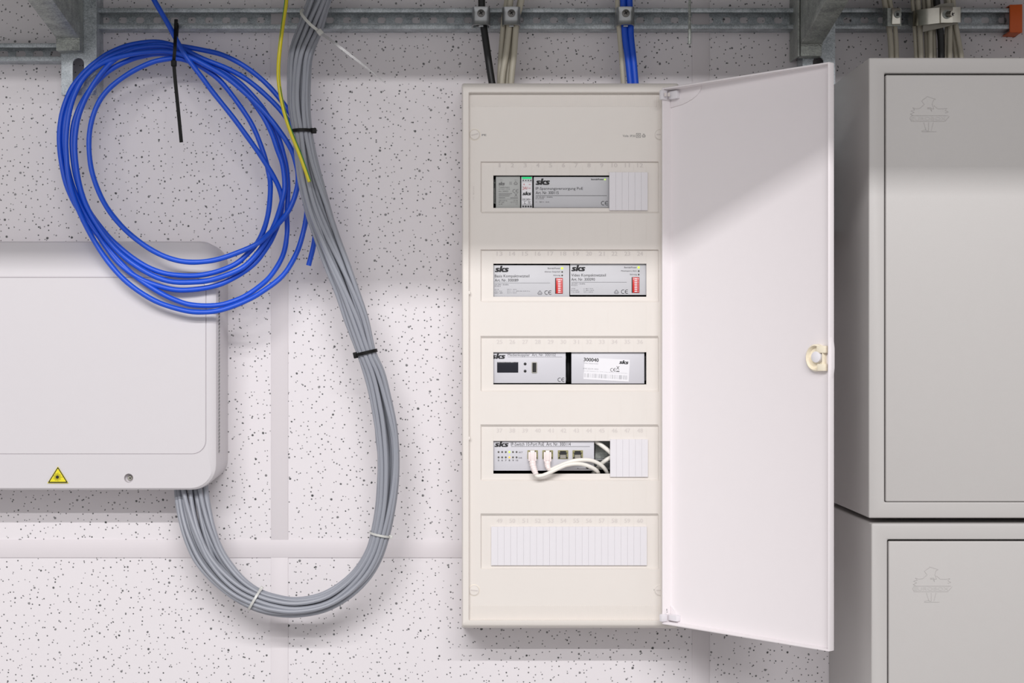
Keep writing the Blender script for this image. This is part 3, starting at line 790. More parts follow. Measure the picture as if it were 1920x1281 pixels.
# row 1
t, f = device('transformer', 929.5, 975.5, 330.5, 391, 'facewarm', 'warm grey transformer module at the left end of the top row', 'power supply', 'facewarm')
texts(f, [('sks', (934.5, 341, 946.5, 347.5), B), ('--- 12 V', (935, 336.8, 942, 338.4)), ('12 V ---', (965, 336.8, 971.5, 338.4)), ('Transformator', (935, 349.5, 956, 352.6)), ('12 V AC / 1,3 A', (935, 353.5, 956, 356.4)),
          ('Art. 300023', (935, 357.4, 953, 360.2)), ('LINE', 935, 960, 362.6, .9), ('LINE', 935, 957, 365, .8), ('LINE', 935, 955, 367.4, .8), ('LINE', 935, 947, 370.4, 1.0), ('LINE', 957, 971, 370.6, 1.0), ('LINE', 935, 971, 373.2, .3),
          ('230 V 50 Hz', (935, 375, 951, 377.6)), ('10 VA', (963, 375, 971, 377.6)), ('IP 20', (935, 378.4, 945, 380.8)), ('12 V 1,3 A', (957.5, 378.4, 971, 380.8)), ('ta 40', (935, 381.7, 942, 384)), ('UT', (967, 381.7, 971, 384)),
          ('CE', 964.5, 358.2, 3.4), ('HOUSE', 967, 343.5, 4), ('LINE', 955, 960, 341.5, .6), ('LINE', 955, 960, 345.5, .6), ('LINE', 955, 960, 343.5, .6), ('X', (964.5, 362.5, 970.5, 369))], 'printl')
b = MB(); b.pbox(926, 928.5, 352, 381, 0.060, 0.066); b.pbox(926.5, 929, 342, 344, 0.066, 0.070); b.pbox(926.5, 929, 380, 382, 0.066, 0.070)
obj('side_clip', b, M['galvd'], t)
t, f = device('power_module', 977, 998.5, 331, 391, 'facegrey', 'narrow white labelled power module with green lit top in the top row', 'power supply', 'galvd')
b = MB(); b.pbox(979, 997, 342, 383, dF, dF + 0.0003); l = obj('white_label', b, M['label'], f)
texts(l, [('sks', (979.5, 359.5, 996, 366), B), ('100-240V~', (979.5, 372, 996, 376.2)), ('L', (983, 378.2, 985.5, 381.6)), ('N', (990.5, 378.2, 994, 381.6)), ('LINE', 981.5, 987, 377.4, .4), ('LINE', 981.5, 987, 382, .4), ('LINE', 989.5, 995, 377.4, .4), ('LINE', 989.5, 995, 382, .4)], 'print', dF + 0.0005)
texts(l, [('+', (981, 344.4, 984, 347.4), dict(bold=.02)), ('-', (991.5, 345.5, 995, 346.4)), ('24V', (979.8, 350, 989.5, 356)), ('LINE', 990.5, 995.5, 352, .4), ('LINE', 990.5, 995.5, 353.6, .4)], 'redprint', dF + 0.0005)
for k in range(4):
    b = MB(); b.lathe(W(981 + k * 4.8, 387.2, dF), [(0.0012, 0), (0.0012, 0.0004), (0.0001, 0.0004)], 12); obj('terminal_hole', b, M['black'], f)
    b = MB(); b.lathe(W(981 + k * 4.8, 338.4, dF), [(0.0008, 0), (0.0008, 0.0004), (0.0001, 0.0004)], 12); obj('terminal_hole', b, M['black'], f)
b = MB(); b.pbox(979, 996.5, 332.0, 335.2, dF - 0.001, dF + 0.0008); obj('led', b, M['ledgreen'], f)
t, f = device('power_supply', 1000.3, 1146, 331.5, 389.8, 'facegrey', 'wide grey power supply with two printed title lines filling the middle of the top row', 'power supply')
texts(f, [('sks', (1004.3, 335, 1031, 346.5), B), ('IP-Spannungsversorgung PoE', (1004.5, 351, 1093, 357.5)), ('Art. Nr. 300115', (1004.5, 358.6, 1047.5, 364.3)), ('LINE', 1004.5, 1138, 366.6, .7), ('CE', 1131, 381, 4.0),
          ('Betrieb/Power', (1108.5, 334.9, 1132, 337.9), dict(bold=.01)), ('UN 100-240V ~ 50-60Hz', (1004.5, 368.6, 1036, 370.8)), ('IN 0,9-0,35A', (1004.5, 371.6, 1020, 373.6)), ('+ -   56V =  1,6 A', (1004.5, 377.6, 1029.5, 380.4))])
led(f, 1134.5, 336.6, 'ledg', 1.3)
# row 2
for nm, x0, y0, y1, ttl, art, a2, lab, dy, small in (
        ('power_supply', 924, 497, 559, 'Basis Kompaktnetzteil', 'Art. Nr. 300089', 'Aktives Gespräch', 'grey compact power supply with red switch block, left one in the second row', 0,
         ('Us  N', '24 V =   0,4 A', 'TÜ1, TÜ2', '15 V =  1 A   (50% 0,8s 15-30 W s)', 'LED+  LED-', '15 V =  0,3 A')),
        ('power_supply', 1068.7, 493, 553.6, 'Video Kompaktnetzteil', 'Art. Nr. 300090', 'Mitsehsperre Aktiv', 'grey compact power supply with red switch block, right one in the second row', -1.6,
         ('+25, GND', '5 - 28V =  0,7 A', 'K1, S4, GND', '5 - 28V =  0,3 A', '+12, GND', '12V =  0,45 A'))):
    t, f = device(nm, x0, 1068 if x0 < 1000 else 1213, y0, y1, 'facegrey', lab, 'power supply')
    o = x0 - 924 + (0 if x0 < 1000 else -1.2)
    sh = lambda bx: (bx[0] + o, bx[1] + dy, bx[2] + o, bx[3] + dy)
    texts(f, [('sks', sh((927.7, 499, 954, 510)), B), (ttl, sh((927.7, 515, 992.5, 521.8))), (art, sh((927.7, 522.8, 972, 528.2))), ('CE', 1025 + o, 548.7 + dy, 4.0),
              ('Betrieb/Power', sh((1027, 501.7, 1050.5, 504.6))), (a2, sh((1021, 508.4, 1050.5, 511.6))), ('Störung', sh((1037.5, 515, 1050.5, 518.3)))])
    texts(f, [('LINE', 927.7 + o, 1031.5 + o, 530.6 + dy, .5), ('UN 230V ~ 50-60Hz', sh((927.7, 532.6, 953.5, 535))), ('IN 0,26 A', sh((927.7, 535.8, 939, 538))),
              (small[0], sh((927.7, 542, 935, 544))), (small[1], sh((951, 542, 968.5, 544))), (small[2], sh((927.7, 545.2, 941, 547.2))), (small[3], sh((951, 545.2, 993.5 if x0 < 1000 else 970, 547.2))),
              (small[4], sh((927.7, 548.4, 943, 550.4))), (small[5], sh((951, 548.4, 968.5, 550.4))), ('HOUSE', 1012.3 + o, 549 + dy, 4.8)], 'printg', name='small_print')
    led(f, 1054 + o, 503.2 + dy, 'ledg', 2.1)
    led(f, 1054 + o, 510 + dy, 'ledoff', 1.5); led(f, 1054 + o, 516.6 + dy, 'ledoff', 1.5)
    b = MB(); b.pbox(1041 + o, 1055.3 + o, 521.4 + dy, 550.8 + dy, dF - 0.001, dF + 0.0003)
    s = obj('switch_bezel', b, M['black'], f)
    b = MB(); b.pbox(1042.6 + o, 1055 + o, 521.8 + dy, 550.4 + dy, dF, dF + 0.0012); s = obj('switch_block', b, M['red'], f, bevel=0.0002)
    for k in range(8):
        yy = 524.6 + k * 3.35 + dy
        b = MB(); b.pbox(1046.2 + o, 1051.3 + o, yy - .9, yy + .9, dF + 0.0010, dF + 0.0015); b.pbox(1047 + o + (k % 2) * 1.6, 1049 + o + (k % 2) * 1.6, yy - .8, yy + .8, dF + 0.0015, dF + 0.0022)
        obj('toggle', b, M['label'], s)
    texts(s, [(str(k + 1), (1052.5 + o, 523.4 + k * 3.35 + dy, 1053.8 + o, 525.6 + k * 3.35 + dy)) for k in range(8)] + [('ON', (1043.3 + o, 523 + dy, 1045.3 + o, 526 + dy))], 'label', dF + 0.0014, 'switch_numbers')
# row 3
t, f = device('media_coupler', 922, 1061, 659, 718.8, 'facewhite', 'white module with small dark display and usb socket in the third row', 'module')
texts(f, [('sks', (921.5, 663, 947.5, 672.8), B), ('CE', 1049.5, 712.2, 3.9)])
texts(f, [('Medienkoppler  Art. Nr. 300102', (952, 663, 1042, 669.6)), ('LINE', 952, 1054, 669.6, .4)], 'printg', name='title_print')
b = MB(); b.pbox(932, 971.8, 679, 699, dF - 0.0005, dF + 0.0006); obj('display', b, M['screen'], f, bevel=0.0008)
for yy in (682.5, 696):
    b = MB(); b.lathe(W(984.6, yy, dF), [(0.0019, 0), (0.0019, 0.0006), (0.0013, 0.001), (0.0012, 0.0016), (0.0001, 0.0018)], 16); obj('push_button', b, M['dark'], f)
b = MB(); b.loft([prr(996.8, 1007, 679, 700, 2, dF), prr(996.8, 1007, 679, 700, 2, dF + .0008), prr(998.4, 1005.4, 680.6, 698.2, 1, dF + .0008), prr(998.4, 1005.4, 680.6, 698.2, 1, dF + .0001)], True)
s = obj('usb_socket', b, M['shiny'], f)
b = MB(); b.pbox(998, 1005.8, 680, 699, dF, dF + 0.0003); obj('socket_opening', b, M['black'], s)
b = MB(); b.pbox(1001.6, 1003.6, 682, 697, dF + 0.0003, dF + 0.0007); obj('contact_tongue', b, M['dark'], s)
t, f = device('blank_labelled_module', 1071, 1208.5, 659, 719.6, 'facewhite', 'plain pale module with a slightly tilted white sticker in the third row', 'module')
rt = 0.055
c = W(1137.5, 693, dF + 0.00025)
ux = Vector((math.cos(rt), 0, -math.sin(rt))); uz = Vector((math.sin(rt), 0, math.cos(rt)))
b = MB(); b.bbox(c, (ux * 42.5 * S(dF), Vector((0, 0.00015, 0)), uz * 20.5 * S(dF))); l = obj('sticker', b, M['label'], f)
dl = dF + 0.0006
texts(l, [('300040', (1094.5, 671.3, 1122.7, 678.2), dict(rot=rt, bold=.01)), ('sks', (1161, 676, 1178.5, 682.6), dict(bold=.03, shear=.22, rot=rt)), ('CE', 1147.5, 693.7, 3.2), ('X', (1155.5, 686.8, 1161.5, 693.2), dict(rot=rt)), ('LINE', 1155.5, 1161.5, 695.8, 1.4)], 'print', dl)
its = [('Video Steuermodul', (1094.5, 680.3, 1121.5, 682.6), dict(rot=rt)), ('R040 202109 10023', (1093.5, 690.5, 1121.8, 693), dict(rot=rt)), ('max. 28 V Klemmen a b, 1,8 W, -5 bis +40 Grad, nur fuer Innenraum', (1093.5, 697.2, 1176.5, 698.6), dict(rot=rt))]
texts(l, its, 'faint', dl, 'small_print')
b = MB(); xx = 1096.0
while xx < 1176:
    wd = random.choice((.35, .5, .9)); yy = 706.0 + (xx - 1137) * math.tan(rt)
    b.bbox(W(xx, yy, dl), (ux * wd / 2 * S(dF), Vector((0, 0.00005, 0)), uz * 3.8 * S(dF))); xx += random.choice((1.6, 2.2, 3.1))
obj('barcode', b, M['faint'], l, smooth=False)
b = MB(); b.pbox(1062.2, 1069.5, 662, 718, 0.040, 0.050); obj('rail_foot', b, M['dark'], t, bevel=0.001)
# row 4
t, f = device('network_switch', 922, 1114.3, 825, 883, 'facewhite', 'white network switch with four sockets and two rows of indicator lights, fourth row', 'network switch')
texts(f, [('sks', (927.2, 828.2, 953.6, 838), B)], name='maker_mark')
texts(f, [('IP-Switch 10-Port PoE  Art. Nr. 300114', (958, 829.8, 1070, 836.2)), ('LINE', 958, 1106, 837.4, .5), ('ACT', (972.5, 846.8, 980, 849.8)), ('Link', (972.5, 857, 979, 859.8))] +
      [(s_, (933.4 + k * 6.8, 862, 936.2 + k * 6.8 + (1.2 if k == 5 else 0), 865)) for k, s_ in enumerate(('5', '6', '7', '8', '9', '10'))])
for k in range(6):
    led(f, 934.8 + k * 6.75, 847.7, 'ledg' if k == 3 else 'ledoff', 1.7); led(f, 934.8 + k * 6.75, 857.7, 'ledo' if k == 3 else 'ledoff', 1.7)
for k, (a0, a1) in enumerate(((989, 1008.5), (1017, 1037), (1046, 1065.5), (1073.5, 1093))):
    y0, y1 = 844.5, 861
    b = MB(); b.loft([prr(a0, a1, y0, y1, .6, dF, 2), prr(a0, a1, y0, y1, .6, dF + .0008, 2), prr(a0 + 1.2, a1 - 1.2, y0 + 1.2, y1 - .6, .5, dF + .0008, 2), prr(a0 + 1.2, a1 - 1.2, y0 + 1.2, y1 - .6, .5, dF + .0001, 2)])
    s = obj('network_socket', b, M['brassy'], f)
    b = MB(); b.pbox(a0 + 1.2, a1 - 1.2, y0 + 1.2, y1 - .5, dF, dF + 0.0002); obj('socket_opening', b, M['dark'], s)
    b = MB(); b.pbox(a0 + 1.4, a0 + 4, y0 + 1.4, y0 + 4.5, dF + .0002, dF + .0006); b.pbox(a1 - 4, a1 - 1.4, y0 + 1.4, y0 + 4.5, dF + .0002, dF + .0006); b.pbox(a0 + 1.4, a0 + 3, y0 + 6, y1 - 4, dF + .0002, dF + .0006); b.pbox(a1 - 3, a1 - 1.4, y0 + 6, y1 - 4, dF + .0002, dF + .0006)
    obj('contact_springs', b, M['brassy'], s)
    if k > 1:
        b = MB(); b.pbox(a0 + 4.2, a1 - 4.2, y1 - 8, y1 - 1, dF + .0002, dF + .0005); obj('contact_tongue', b, M['insert'], s)
for (px, py, r) in ((1101.5, 876.5, 3.0), (1083.5, 878.5, .8)):
    b = MB(); b.lathe(W(px, py, dF), [(r * S(dF), 0), (r * S(dF), 0.0003), (0.0001, 0.0003)], 14); obj('vent_hole', b, M['black'], f)
b = MB(); b.pbox(1116, 1143, 826, 859.5, 0.050, 0.056); o = obj('metal_shield', b, M['galvd'], t)
b = MB(); b.pbox(1116, 1146, 860.5, 863, 0.056, 0.060); b.pbox(1116, 1146, 866, 868, 0.056, 0.060); obj('rail_edge', b, M['steel'], t)

# patch cables with plugs
def plug_cable(name, body, boot, path, r, label):
    t = empty(name, tuple(W(path[0][0], path[0][1], path[0][2])), label, 'patch cable', None)
    b = MB(); x0, x1, y0, y1 = body
    b.pbox(x0, x1, y0, y1, dF + 0.0009, dF + 0.0088)
    o = obj('plug_body', b, M['plug'], t, bevel=0.0008)
    b = MB(); b.pbox(x0 + 3.5, x1 - 3.5, y0 - 3, y1 - 2, dF + 0.0089, dF + 0.0104); obj('locking_tab', b, M['plug'], o, bevel=0.0005)
    b = MB()
    pts = catmull([W(*p[:3]) for p in boot], 6); n_ = len(pts)
    rr_ = [(boot[0][3] + (boot[-1][3] - boot[0][3]) * i / (n_ - 1)) * (1.0 if (i // 2) % 2 else 0.84) for i in range(n_)]
    b.tube(pts, rr_, 14); obj('boot', b, M['plug'], t)
    b = MB(); b.tube(catmull([W(*p) for p in path], 8), r, 12); obj('cord', b, M['patch'], t)
    return t
plug_cable('patch_cable', (990.5, 1006, 848, 865), [(998.5, 866, .087, .0050), (999, 872, .091, .0052), (1001, 879, .095, .0050), (1003, 884, .098, .0044), (1005, 890, .099, .0038)],
           [(1003.5, 886, .099), (1006, 892, .099), (1012, 893, .099), (1025, 889, .099), (1044, 880, .099), (1062, 872.5, .098), (1080, 870, .096), (1095, 871.5, .093), (1108, 876, .090), (1118, 882, .084), (1122, 889, .074), (1122, 900, .062)], 0.0027,
           'cream patch cable plugged into the first socket, drooping below the opening')
plug_cable('patch_cable', (1019.5, 1034, 848, 866), [(1026.5, 866, .086, .0048), (1026.5, 872, .0895, .0050), (1027.5, 876, .092, .0045), (1030, 881, .0925, .0034)],
           [(1027.5, 879, .0925), (1033, 881, .0925), (1042, 877, .0925), (1058, 870, .0925), (1075, 864.5, .0925), (1092, 862.5, .0915), (1108, 863.5, .089), (1122, 869, .085), (1132, 877, .080), (1139, 888, .072), (1143, 902, .062)], 0.0027,
           'cream patch cable plugged into the second socket, arching above the other one')
cable('patch_cable', [(1108, 818, .070), (1116, 827, .074), (1126, 834, .076), (1138, 843, .0775), (1150, 854, .0775), (1160, 865, .074)], 0.0031, 'patch', 'short stretch of cream cord crossing the upper right corner of the fourth row opening')
cable('patch_cable', [(1160, 848, .070), (1148, 856, .0745), (1138, 862, .076), (1130, 868, .073), (1122, 876, .068), (1112, 888, .062), (1104, 905, .058)], 0.0030, 'patch', 'short stretch of cream cord passing behind the patch cables beside the blanking strip')

# ------------------------------------------------------------------ wall-mounted enclosure on the left
encl = empty('network_enclosure', tuple(W(200, 918, 0)), 'large white wall enclosure with rounded corners and laser warning sticker', 'enclosure')
xl = -1.05
L_ = [(-0.361, 0.150, -0.187, .030, 0.0), (-0.361, 0.1515, -0.189, .032, 0.045), (-0.3612, 0.149, -0.1915, .034, 0.058), (-0.3615, 0.140, -0.1935, .036, 0.068), (-0.3620, 0.124, -0.1945, .036, 0.078),
      (-0.3645, 0.110, -0.1940, .034, 0.0845), (-0.369, 0.102, -0.1915, .030, 0.0872), (-0.3768, 0.0995, -0.1455, .020, 0.0885), (-0.3776, 0.0990, -0.1445, .019, 0.0872), (-0.3784, 0.0984, -0.1437, .018, 0.0888)]
b = MB(); b.loft([rr(xl, x1, EYE + z0, EYE + z1, r, d, 8) for x1, z1, z0, r, d in L_], True, True, True)
cutc = MB(); cutc.lathe(W(243.5, 896, 0.080), [(0.0001, 0), (0.0058, 0), (0.0066, 0.012), (0.0001, 0.012)], 28)
body = obj('shell', b, M['box'], encl, cut=cutc)
b = MB(); b.lathe(W(244, 896.5, 0.0805), [(0.0035, 0), (0.0034, 0.0020), (0.0028, 0.0028), (0.0001, 0.003)], 20)
s = obj('screw', b, M['shiny'], encl)
b = MB(); c = W(244, 896.5, 0.0836)
for a in (0.5, 2.07):
    v = Vector((math.cos(a), 0, math.sin(a))); u = Vector((-math.sin(a), 0, math.cos(a)))
    b.bbox(c, (v * 0.0018, u * 0.0004, Vector((0, 0.0002, 0))))
obj('cross_recess', b, M['black'], s)
b = MB()
for i in range(46):
    z = EYE + 0.081 - i * 0.0049
    b.add([Vector((-0.3606, -0.0745, z)), Vector((-0.3606, -0.0785, z - 0.0035)), Vector((-0.3606, -0.0785, z - 0.0048)), Vector((-0.3606, -0.0745, z - 0.0013))], [(0, 1, 2, 3)])
    b.add([Vector((-0.3606, -0.0745, z)), Vector((-0.3606, -0.0785, z - 0.0035)), Vector((-0.3622, -0.0785, z - 0.0035)), Vector((-0.3622, -0.0745, z))], [(0, 1, 2, 3)])
obj('vent_louvres', b, M['printl'], encl, smooth=False)
dS = 0.0892
def tri(mb, cx_, cy_, hw, top, bot, d, rc):
    P = [Vector((cx_ - hw, cy_ + bot)), Vector((cx_, cy_ - top)), Vector((cx_ + hw, cy_ + bot))]; out = []
    for i in range(3):
        p, a, q = P[i - 1], P[i], P[(i + 1) % 3]
        u, v = (p - a).normalized() * rc, (q - a).normalized() * rc
        for k in range(5):
            t = k / 4; out.append((a + u) * (1 - t) ** 2 + a * 2 * t * (1 - t) + (a + v) * t * t)
    mb.add([W(p.x, p.y, d) for p in out], [tuple(range(len(out)))])
b = MB(); 
tri(b, 108.5, 891, 19.8, 16.4, 15.2, dS, 1.2)
st = obj('warning_sticker', b, M['sticky'], encl, smooth=False)
b = MB(); tri(b, 108.5, 891, 18.8, 15.4, 14.5, dS + .0002, 1.8); bl = obj('black_border', b, M['black'], st, smooth=False)
b = MB(); tri(b, 108.5, 891, 15.6, 12.4, 12.6, dS + .0004, 1.0); yb_ = obj('yellow_field', b, M['sticky'], st, smooth=False)
b = MB(); b.lathe(W(107.5, 894.8, dS + .0005), [(0.0021, 0), (0.0001, 0.0001)], 16)
c = W(107.5, 894.8, dS + .0006)
for k in range(18):
    a = 2 * math.pi * k / 18; v = Vector((math.cos(a), 0, math.sin(a))); u = Vector((-math.sin(a), 0, math.cos(a)))
    ln = (0.0048 if k % 2 else 0.0056) if k != 0 else 0.0075
    b.bbox(c + v * (ln / 2 + 0.001), (v * (ln / 2 - 0.0006), u * 0.00016, Vector((0, 0.00005, 0))))
obj('sunburst', b, M['black'], st, smooth=False)
b = MB(); b.lathe(W(419.5, 825, 0.05) , [(0.003, 0), (0.003, 0.001), (0.0001, 0.001)], 12, axis=(1, 0, 0)); 

# ------------------------------------------------------------------ steel cabinets on the right
def emboss(parent, cx_, cy_, k, d):
    b = MB()
    def ln(pts, r=0.0004):
        b.tube([W(cx_ + x * k, cy_ + y * k, d + 0.0001) for x, y in pts], r, 6)
    ln([(-3, -8), (4, -8), (5, -1), (3, -5)]); ln([(-14, -21), (-4, -28), (-4, -29), (12, -24), (8, -22), (6, -14), (9, -6), (-3, -6)])
    ln([(-14, -21), (-9, -14), (-17, -7), (-24, -6), (-31, -8), (-27, -4), (-34, -2), (-28, 1), (-35, 4), (-30, 6)])
    ln([(9, -12), (16, -6), (26, -6), (34, -7), (30, -3), (36, 0), (30, 2)])
    ln([(-33, 7), (36, 7)]); ln([(-33, 17.5), (30, 17.5), (38, 8)]); ln([(-33, 7), (-36, 12), (-33, 17.5)])
    ln([(-10, 20), (-6, 33), (-14, 36)]); ln([(-1, 20), (-1, 35)]); ln([(8, 20), (4, 35)]); ln([(-14, 37), (14, 37)]); ln([(-7, 34), (-1, 36)])
    b.text('EUROBOX', (cx_ - 33 * k, cy_ + 9.2 * k, cx_ + 32 * k, cy_ + 15.6 * k), d + 0.0003)
    obj('embossed_emblem', b, M['cab'], parent, smooth=False)
def cabinet(px0, py0, pyb, dpx, dpy, dpb, label, ex, ey, d=0.254):
    x0, x1 = WX(px0, d), WX(px0, d) + 0.60; z1, z0 = WZ(py0, d), WZ(pyb, d)
    ix0, ix1 = WX(dpx, d), x1 - (WX(dpx, d) - x0); iz1 = WZ(dpy, d); iz0 = WZ(dpb, d)
    t = empty('steel_cabinet', ((x0 + x1) / 2, 0, z0), label, 'cabinet')
    R4 = lambda a0, a1, c0, c1, dd: [Vector((a0, -dd, c0)), Vector((a1, -dd, c0)), Vector((a1, -dd, c1)), Vector((a0, -dd, c1))]
    b = MB(); b.loft([R4(x0, x1, z0, z1, 0.001), R4(x0, x1, z0, z1, d), R4(ix0, ix1, iz0, iz1, d), R4(ix0, ix1, iz0, iz1, d - 0.028)], True, True, True)
    obj('carcass', b, M['cab'], t, bevel=0.0022, seg=3)
    gx, gt, gb = 2.6 * S(d), 3.4 * S(d), 1.0 * S(d)
    b = MB(); b.box(ix0 + gx, ix1 - gx, d - 0.020, d - 0.0005, iz0 + gb, iz1 - gt)
    dr = obj('cabinet_door', b, M['cab'], t, bevel=0.0016, seg=3)
    b = MB(); b.box(ix0 + 0.0002, ix1 - 0.0002, d - 0.0275, d - 0.0205, iz0 + 0.0002, iz1 - 0.0002); obj('door_gap_sheet', b, M['black'], t)  # black sheet behind the whole door, showing in its gap
    emboss(dr, ex, ey, 1.0, d - 0.0005)
    return t
cabinet(1629, 108, 972, 1658.5, 137, 942, 'upper grey steel wall cabinet with embossed door at the right edge', 1742, 210)
cabinet(1634, 982, 1700, 1664, 1012, 1670, 'lower grey steel wall cabinet with embossed door at the right edge', 1747, 1092)

# ------------------------------------------------------------------ grey bundle
ED = [((604, -150), (668, -150), 70), ((590, -60), (647, -60), 66), ((574, 0), (624, 3), 60), ((556, 50), (608, 55), 60), ((541, 100), (590, 103), 66), ((538, 150), (586, 150), 80), ((539.5, 200), (584, 200), 90), ((547, 247), (587, 246), 96),
      ((552, 300), (597, 298), 98), ((558, 350), (610, 347), 98), ((569, 400), (624, 396), 98), ((588, 450), (639, 446), 96), ((607, 500), (657, 495), 92), ((628, 552), (675, 546), 88),
      ((645, 603), (692, 597), 86), ((668, 666), (706, 657), 84), ((679, 700), (722, 696), 82), ((689, 742), (733, 738), 80), ((698, 800), (746, 798), 80), ((703, 850), (751, 850), 80),
      ((704, 900), (750, 902), 80), ((702, 950), (743, 954), 80), ((694, 998), (732, 1006), 80), ((684, 1032), (716, 1054), 80), ((661, 1068), (692, 1093), 80), ((630, 1095), (655, 1128), 80),
      ((596, 1112), (610, 1152), 80), ((555, 1119), (555, 1161), 80), ((520, 1114), (508, 1157), 80), ((490, 1104), (467, 1143), 78), ((462, 1085), (427, 1122), 76), ((438, 1058), (390, 1090), 72),
      ((419, 1028), (361, 1050), 68), ((405, 990), (342, 1005), 64), ((396, 950), (331, 960), 58), ((391, 915), (326, 918), 54), ((390, 893), (326, 893), 52)]
CR = 0.0031
Lc = catmull([Vector((a[0], a[1], d)) for a, b_, d in ED], 4); Rc = catmull([Vector((b_[0], b_[1], d)) for a, b_, d in ED], 4)
NS = len(Lc)
slots = [(0, 0)] + [(math.cos(math.radians(60 * k + 11)), math.sin(math.radians(60 * k + 11))) for k in range(6)] + [(1.9 * math.cos(math.radians(30 * k + 7)), 1.9 * math.sin(math.radians(30 * k + 7))) for k in range(12)]
TI = [3 * 4, 7 * 4, 15 * 4, 22 * 4, 29 * 4]
def frame(i):
    L3, R3 = Lc[i], Rc[i]; d = L3.z / 1000
    return W(L3.x, L3.y, d), W(R3.x, R3.y, d)
def loose(i): return min(1.0, min(abs(i - t) for t in TI) / 14)
lab = 'grey cable in the thick bundle looping up from the white enclosure'
for ci, (sx_, sy_) in enumerate(slots):
    ph = [random.uniform(0, 6.28) for _ in range(4)]; fr = [random.uniform(.05, .10) for _ in range(4)]
    pts = []
    for i in range(NS):
        Lw, Rw = frame(i); c = (Lw + Rw) / 2; hv = (Rw - Lw) / 2; hl = hv.length; hd = hv.normalized()
        tw = 0.9 * math.sin(i * 0.030 + 0.5) + 0.5 * math.sin(i * 0.071) + i * 0.006
        x_, y_ = sx_ * math.cos(tw) - sy_ * math.sin(tw), sx_ * math.sin(tw) + sy_ * math.cos(tw)
        lo = loose(i) * 0.55
        x_ += lo * math.sin(i * fr[0] + ph[0]) + lo * .5 * math.sin(i * fr[1] * 1.7 + ph[1]); y_ += lo * math.sin(i * fr[2] + ph[2])
        m_ = math.hypot(x_, y_)
        if m_ > 2: x_, y_ = x_ * 2 / m_, y_ * 2 / m_
        rs_ = ss(NS - 24, NS - 1, i)
        x_ = x_ + rs_ * 0.35 * (1 if sx_ > 0 else -1) * (1 - abs(x_) / 2)
        pts.append(c + hd * (x_ / 2 * (hl - CR)) + Vector((0, -1, 0)) * (y_ / 2 * 0.0125))
    b = MB(); b.tube(pts, CR, 9)
    tag(obj('grey_cable', b, M['grey'], None), lab, 'cable', 'grey cables of the bundle')

# ties round the bundle
def tie(idx, m, label, head_side, width=0.0042, rot=0.0, tail=None, off=0.0, headsz=(0.0042, 0.0036, 0.0034)):
    Lw, Rw = frame(idx); c = (Lw + Rw) / 2; hv = (Rw - Lw) / 2
    L2, R2 = frame(max(idx - 2, 0)); L4, R4_ = frame(min(idx + 2, NS - 1))
    tan = ((L4 + R4_) - (L2 + R2)).normalized(); tan = (tan - hv.normalized() * tan.dot(hv.normalized())).normalized()
    if rot:
        q = Matrix.Rotation(rot, 3, Vector((0, 1, 0))); hv = q @ hv * (1 / max(0.5, math.cos(rot))); tan = q @ tan
    t = empty('cable_tie', tuple(c), label, 'cable tie')
    b = MB(); b.ring(c, hv * 1.01, Vector((0, -1, 0)) * 0.0163, tan, width, 0.0011, 40)
    obj('band', b, M[m], t)
    hc = c + hv * (1.05 * head_side) + Vector((0, -0.004, 0))
    b = MB(); b.bbox(hc, (hv.normalized() * headsz[0], tan * headsz[1], Vector((0, 1, 0)) * headsz[2]))
    obj('tie_head', b, M[m], t, bevel=0.0008)
    if tail:
        b = MB(); b.ribbon(catmull([W(*p) for p in tail], 6), (0, -0.3, 1), 0.0036, 0.0011); obj('tail', b, M['tiet'], t)
tie(7 * 4, 'tieb', 'black cable tie round the grey bundle below the rail, beside the yellow wire', 1, 0.0045)
tie(15 * 4, 'tieb', 'black cable tie halfway down the grey bundle', -1, 0.0045, headsz=(0.003, 0.0042, 0.003))
tie(22 * 4, 'tiew', 'clear cable tie round the grey bundle just above the horizontal strip', 1, 0.0030, headsz=(0.0028, 0.0024, 0.0028))
tie(29 * 4, 'tiew', 'clear cable tie round the lowest bend of the grey bundle', -1, 0.0032, headsz=(0.003, 0.0022, 0.0028))
# slanting clear tie with long tail at the rail
t = empty('cable_tie', tuple(W(590, 40, 0.08)), 'clear cable tie slanting across the grey bundle at the rail, long tail', 'cable tie')
pth = [(576, 30, .060), (566, 18, .070), (565, 25, .080), (571, 34, .084), (581, 45, .085), (592, 54, .083), (600, 61, .077)]
b = MB(); b.ribbon(catmull([W(*p) for p in pth], 6), (-0.75, 0, -0.66), 0.0040, 0.0012); obj('band', b, M['tiew'], t)
b = MB(); b.bbox(W(600, 60.5, .080), (Vector((0.6, 0, -0.75)) * 0.0040, Vector((0.75, 0, 0.6)) * 0.0040, Vector((0, 1, 0)) * 0.0032)); obj('tie_head', b, M['tiew'], t, bevel=0.001)
b = MB(); pt_ = catmull([W(*p) for p in ((603, 63, .080), (625, 79, .088), (655, 102, .092), (690, 129, .094), (723, 156.5, .092))], 6)
b.ribbon(pt_, (0.6, 0, 0.78), [0.0036 * (1 - 0.75 * (i / (len(pt_) - 1)) ** 4) for i in range(len(pt_))], 0.0011); obj('tail', b, M['tiet'], t)

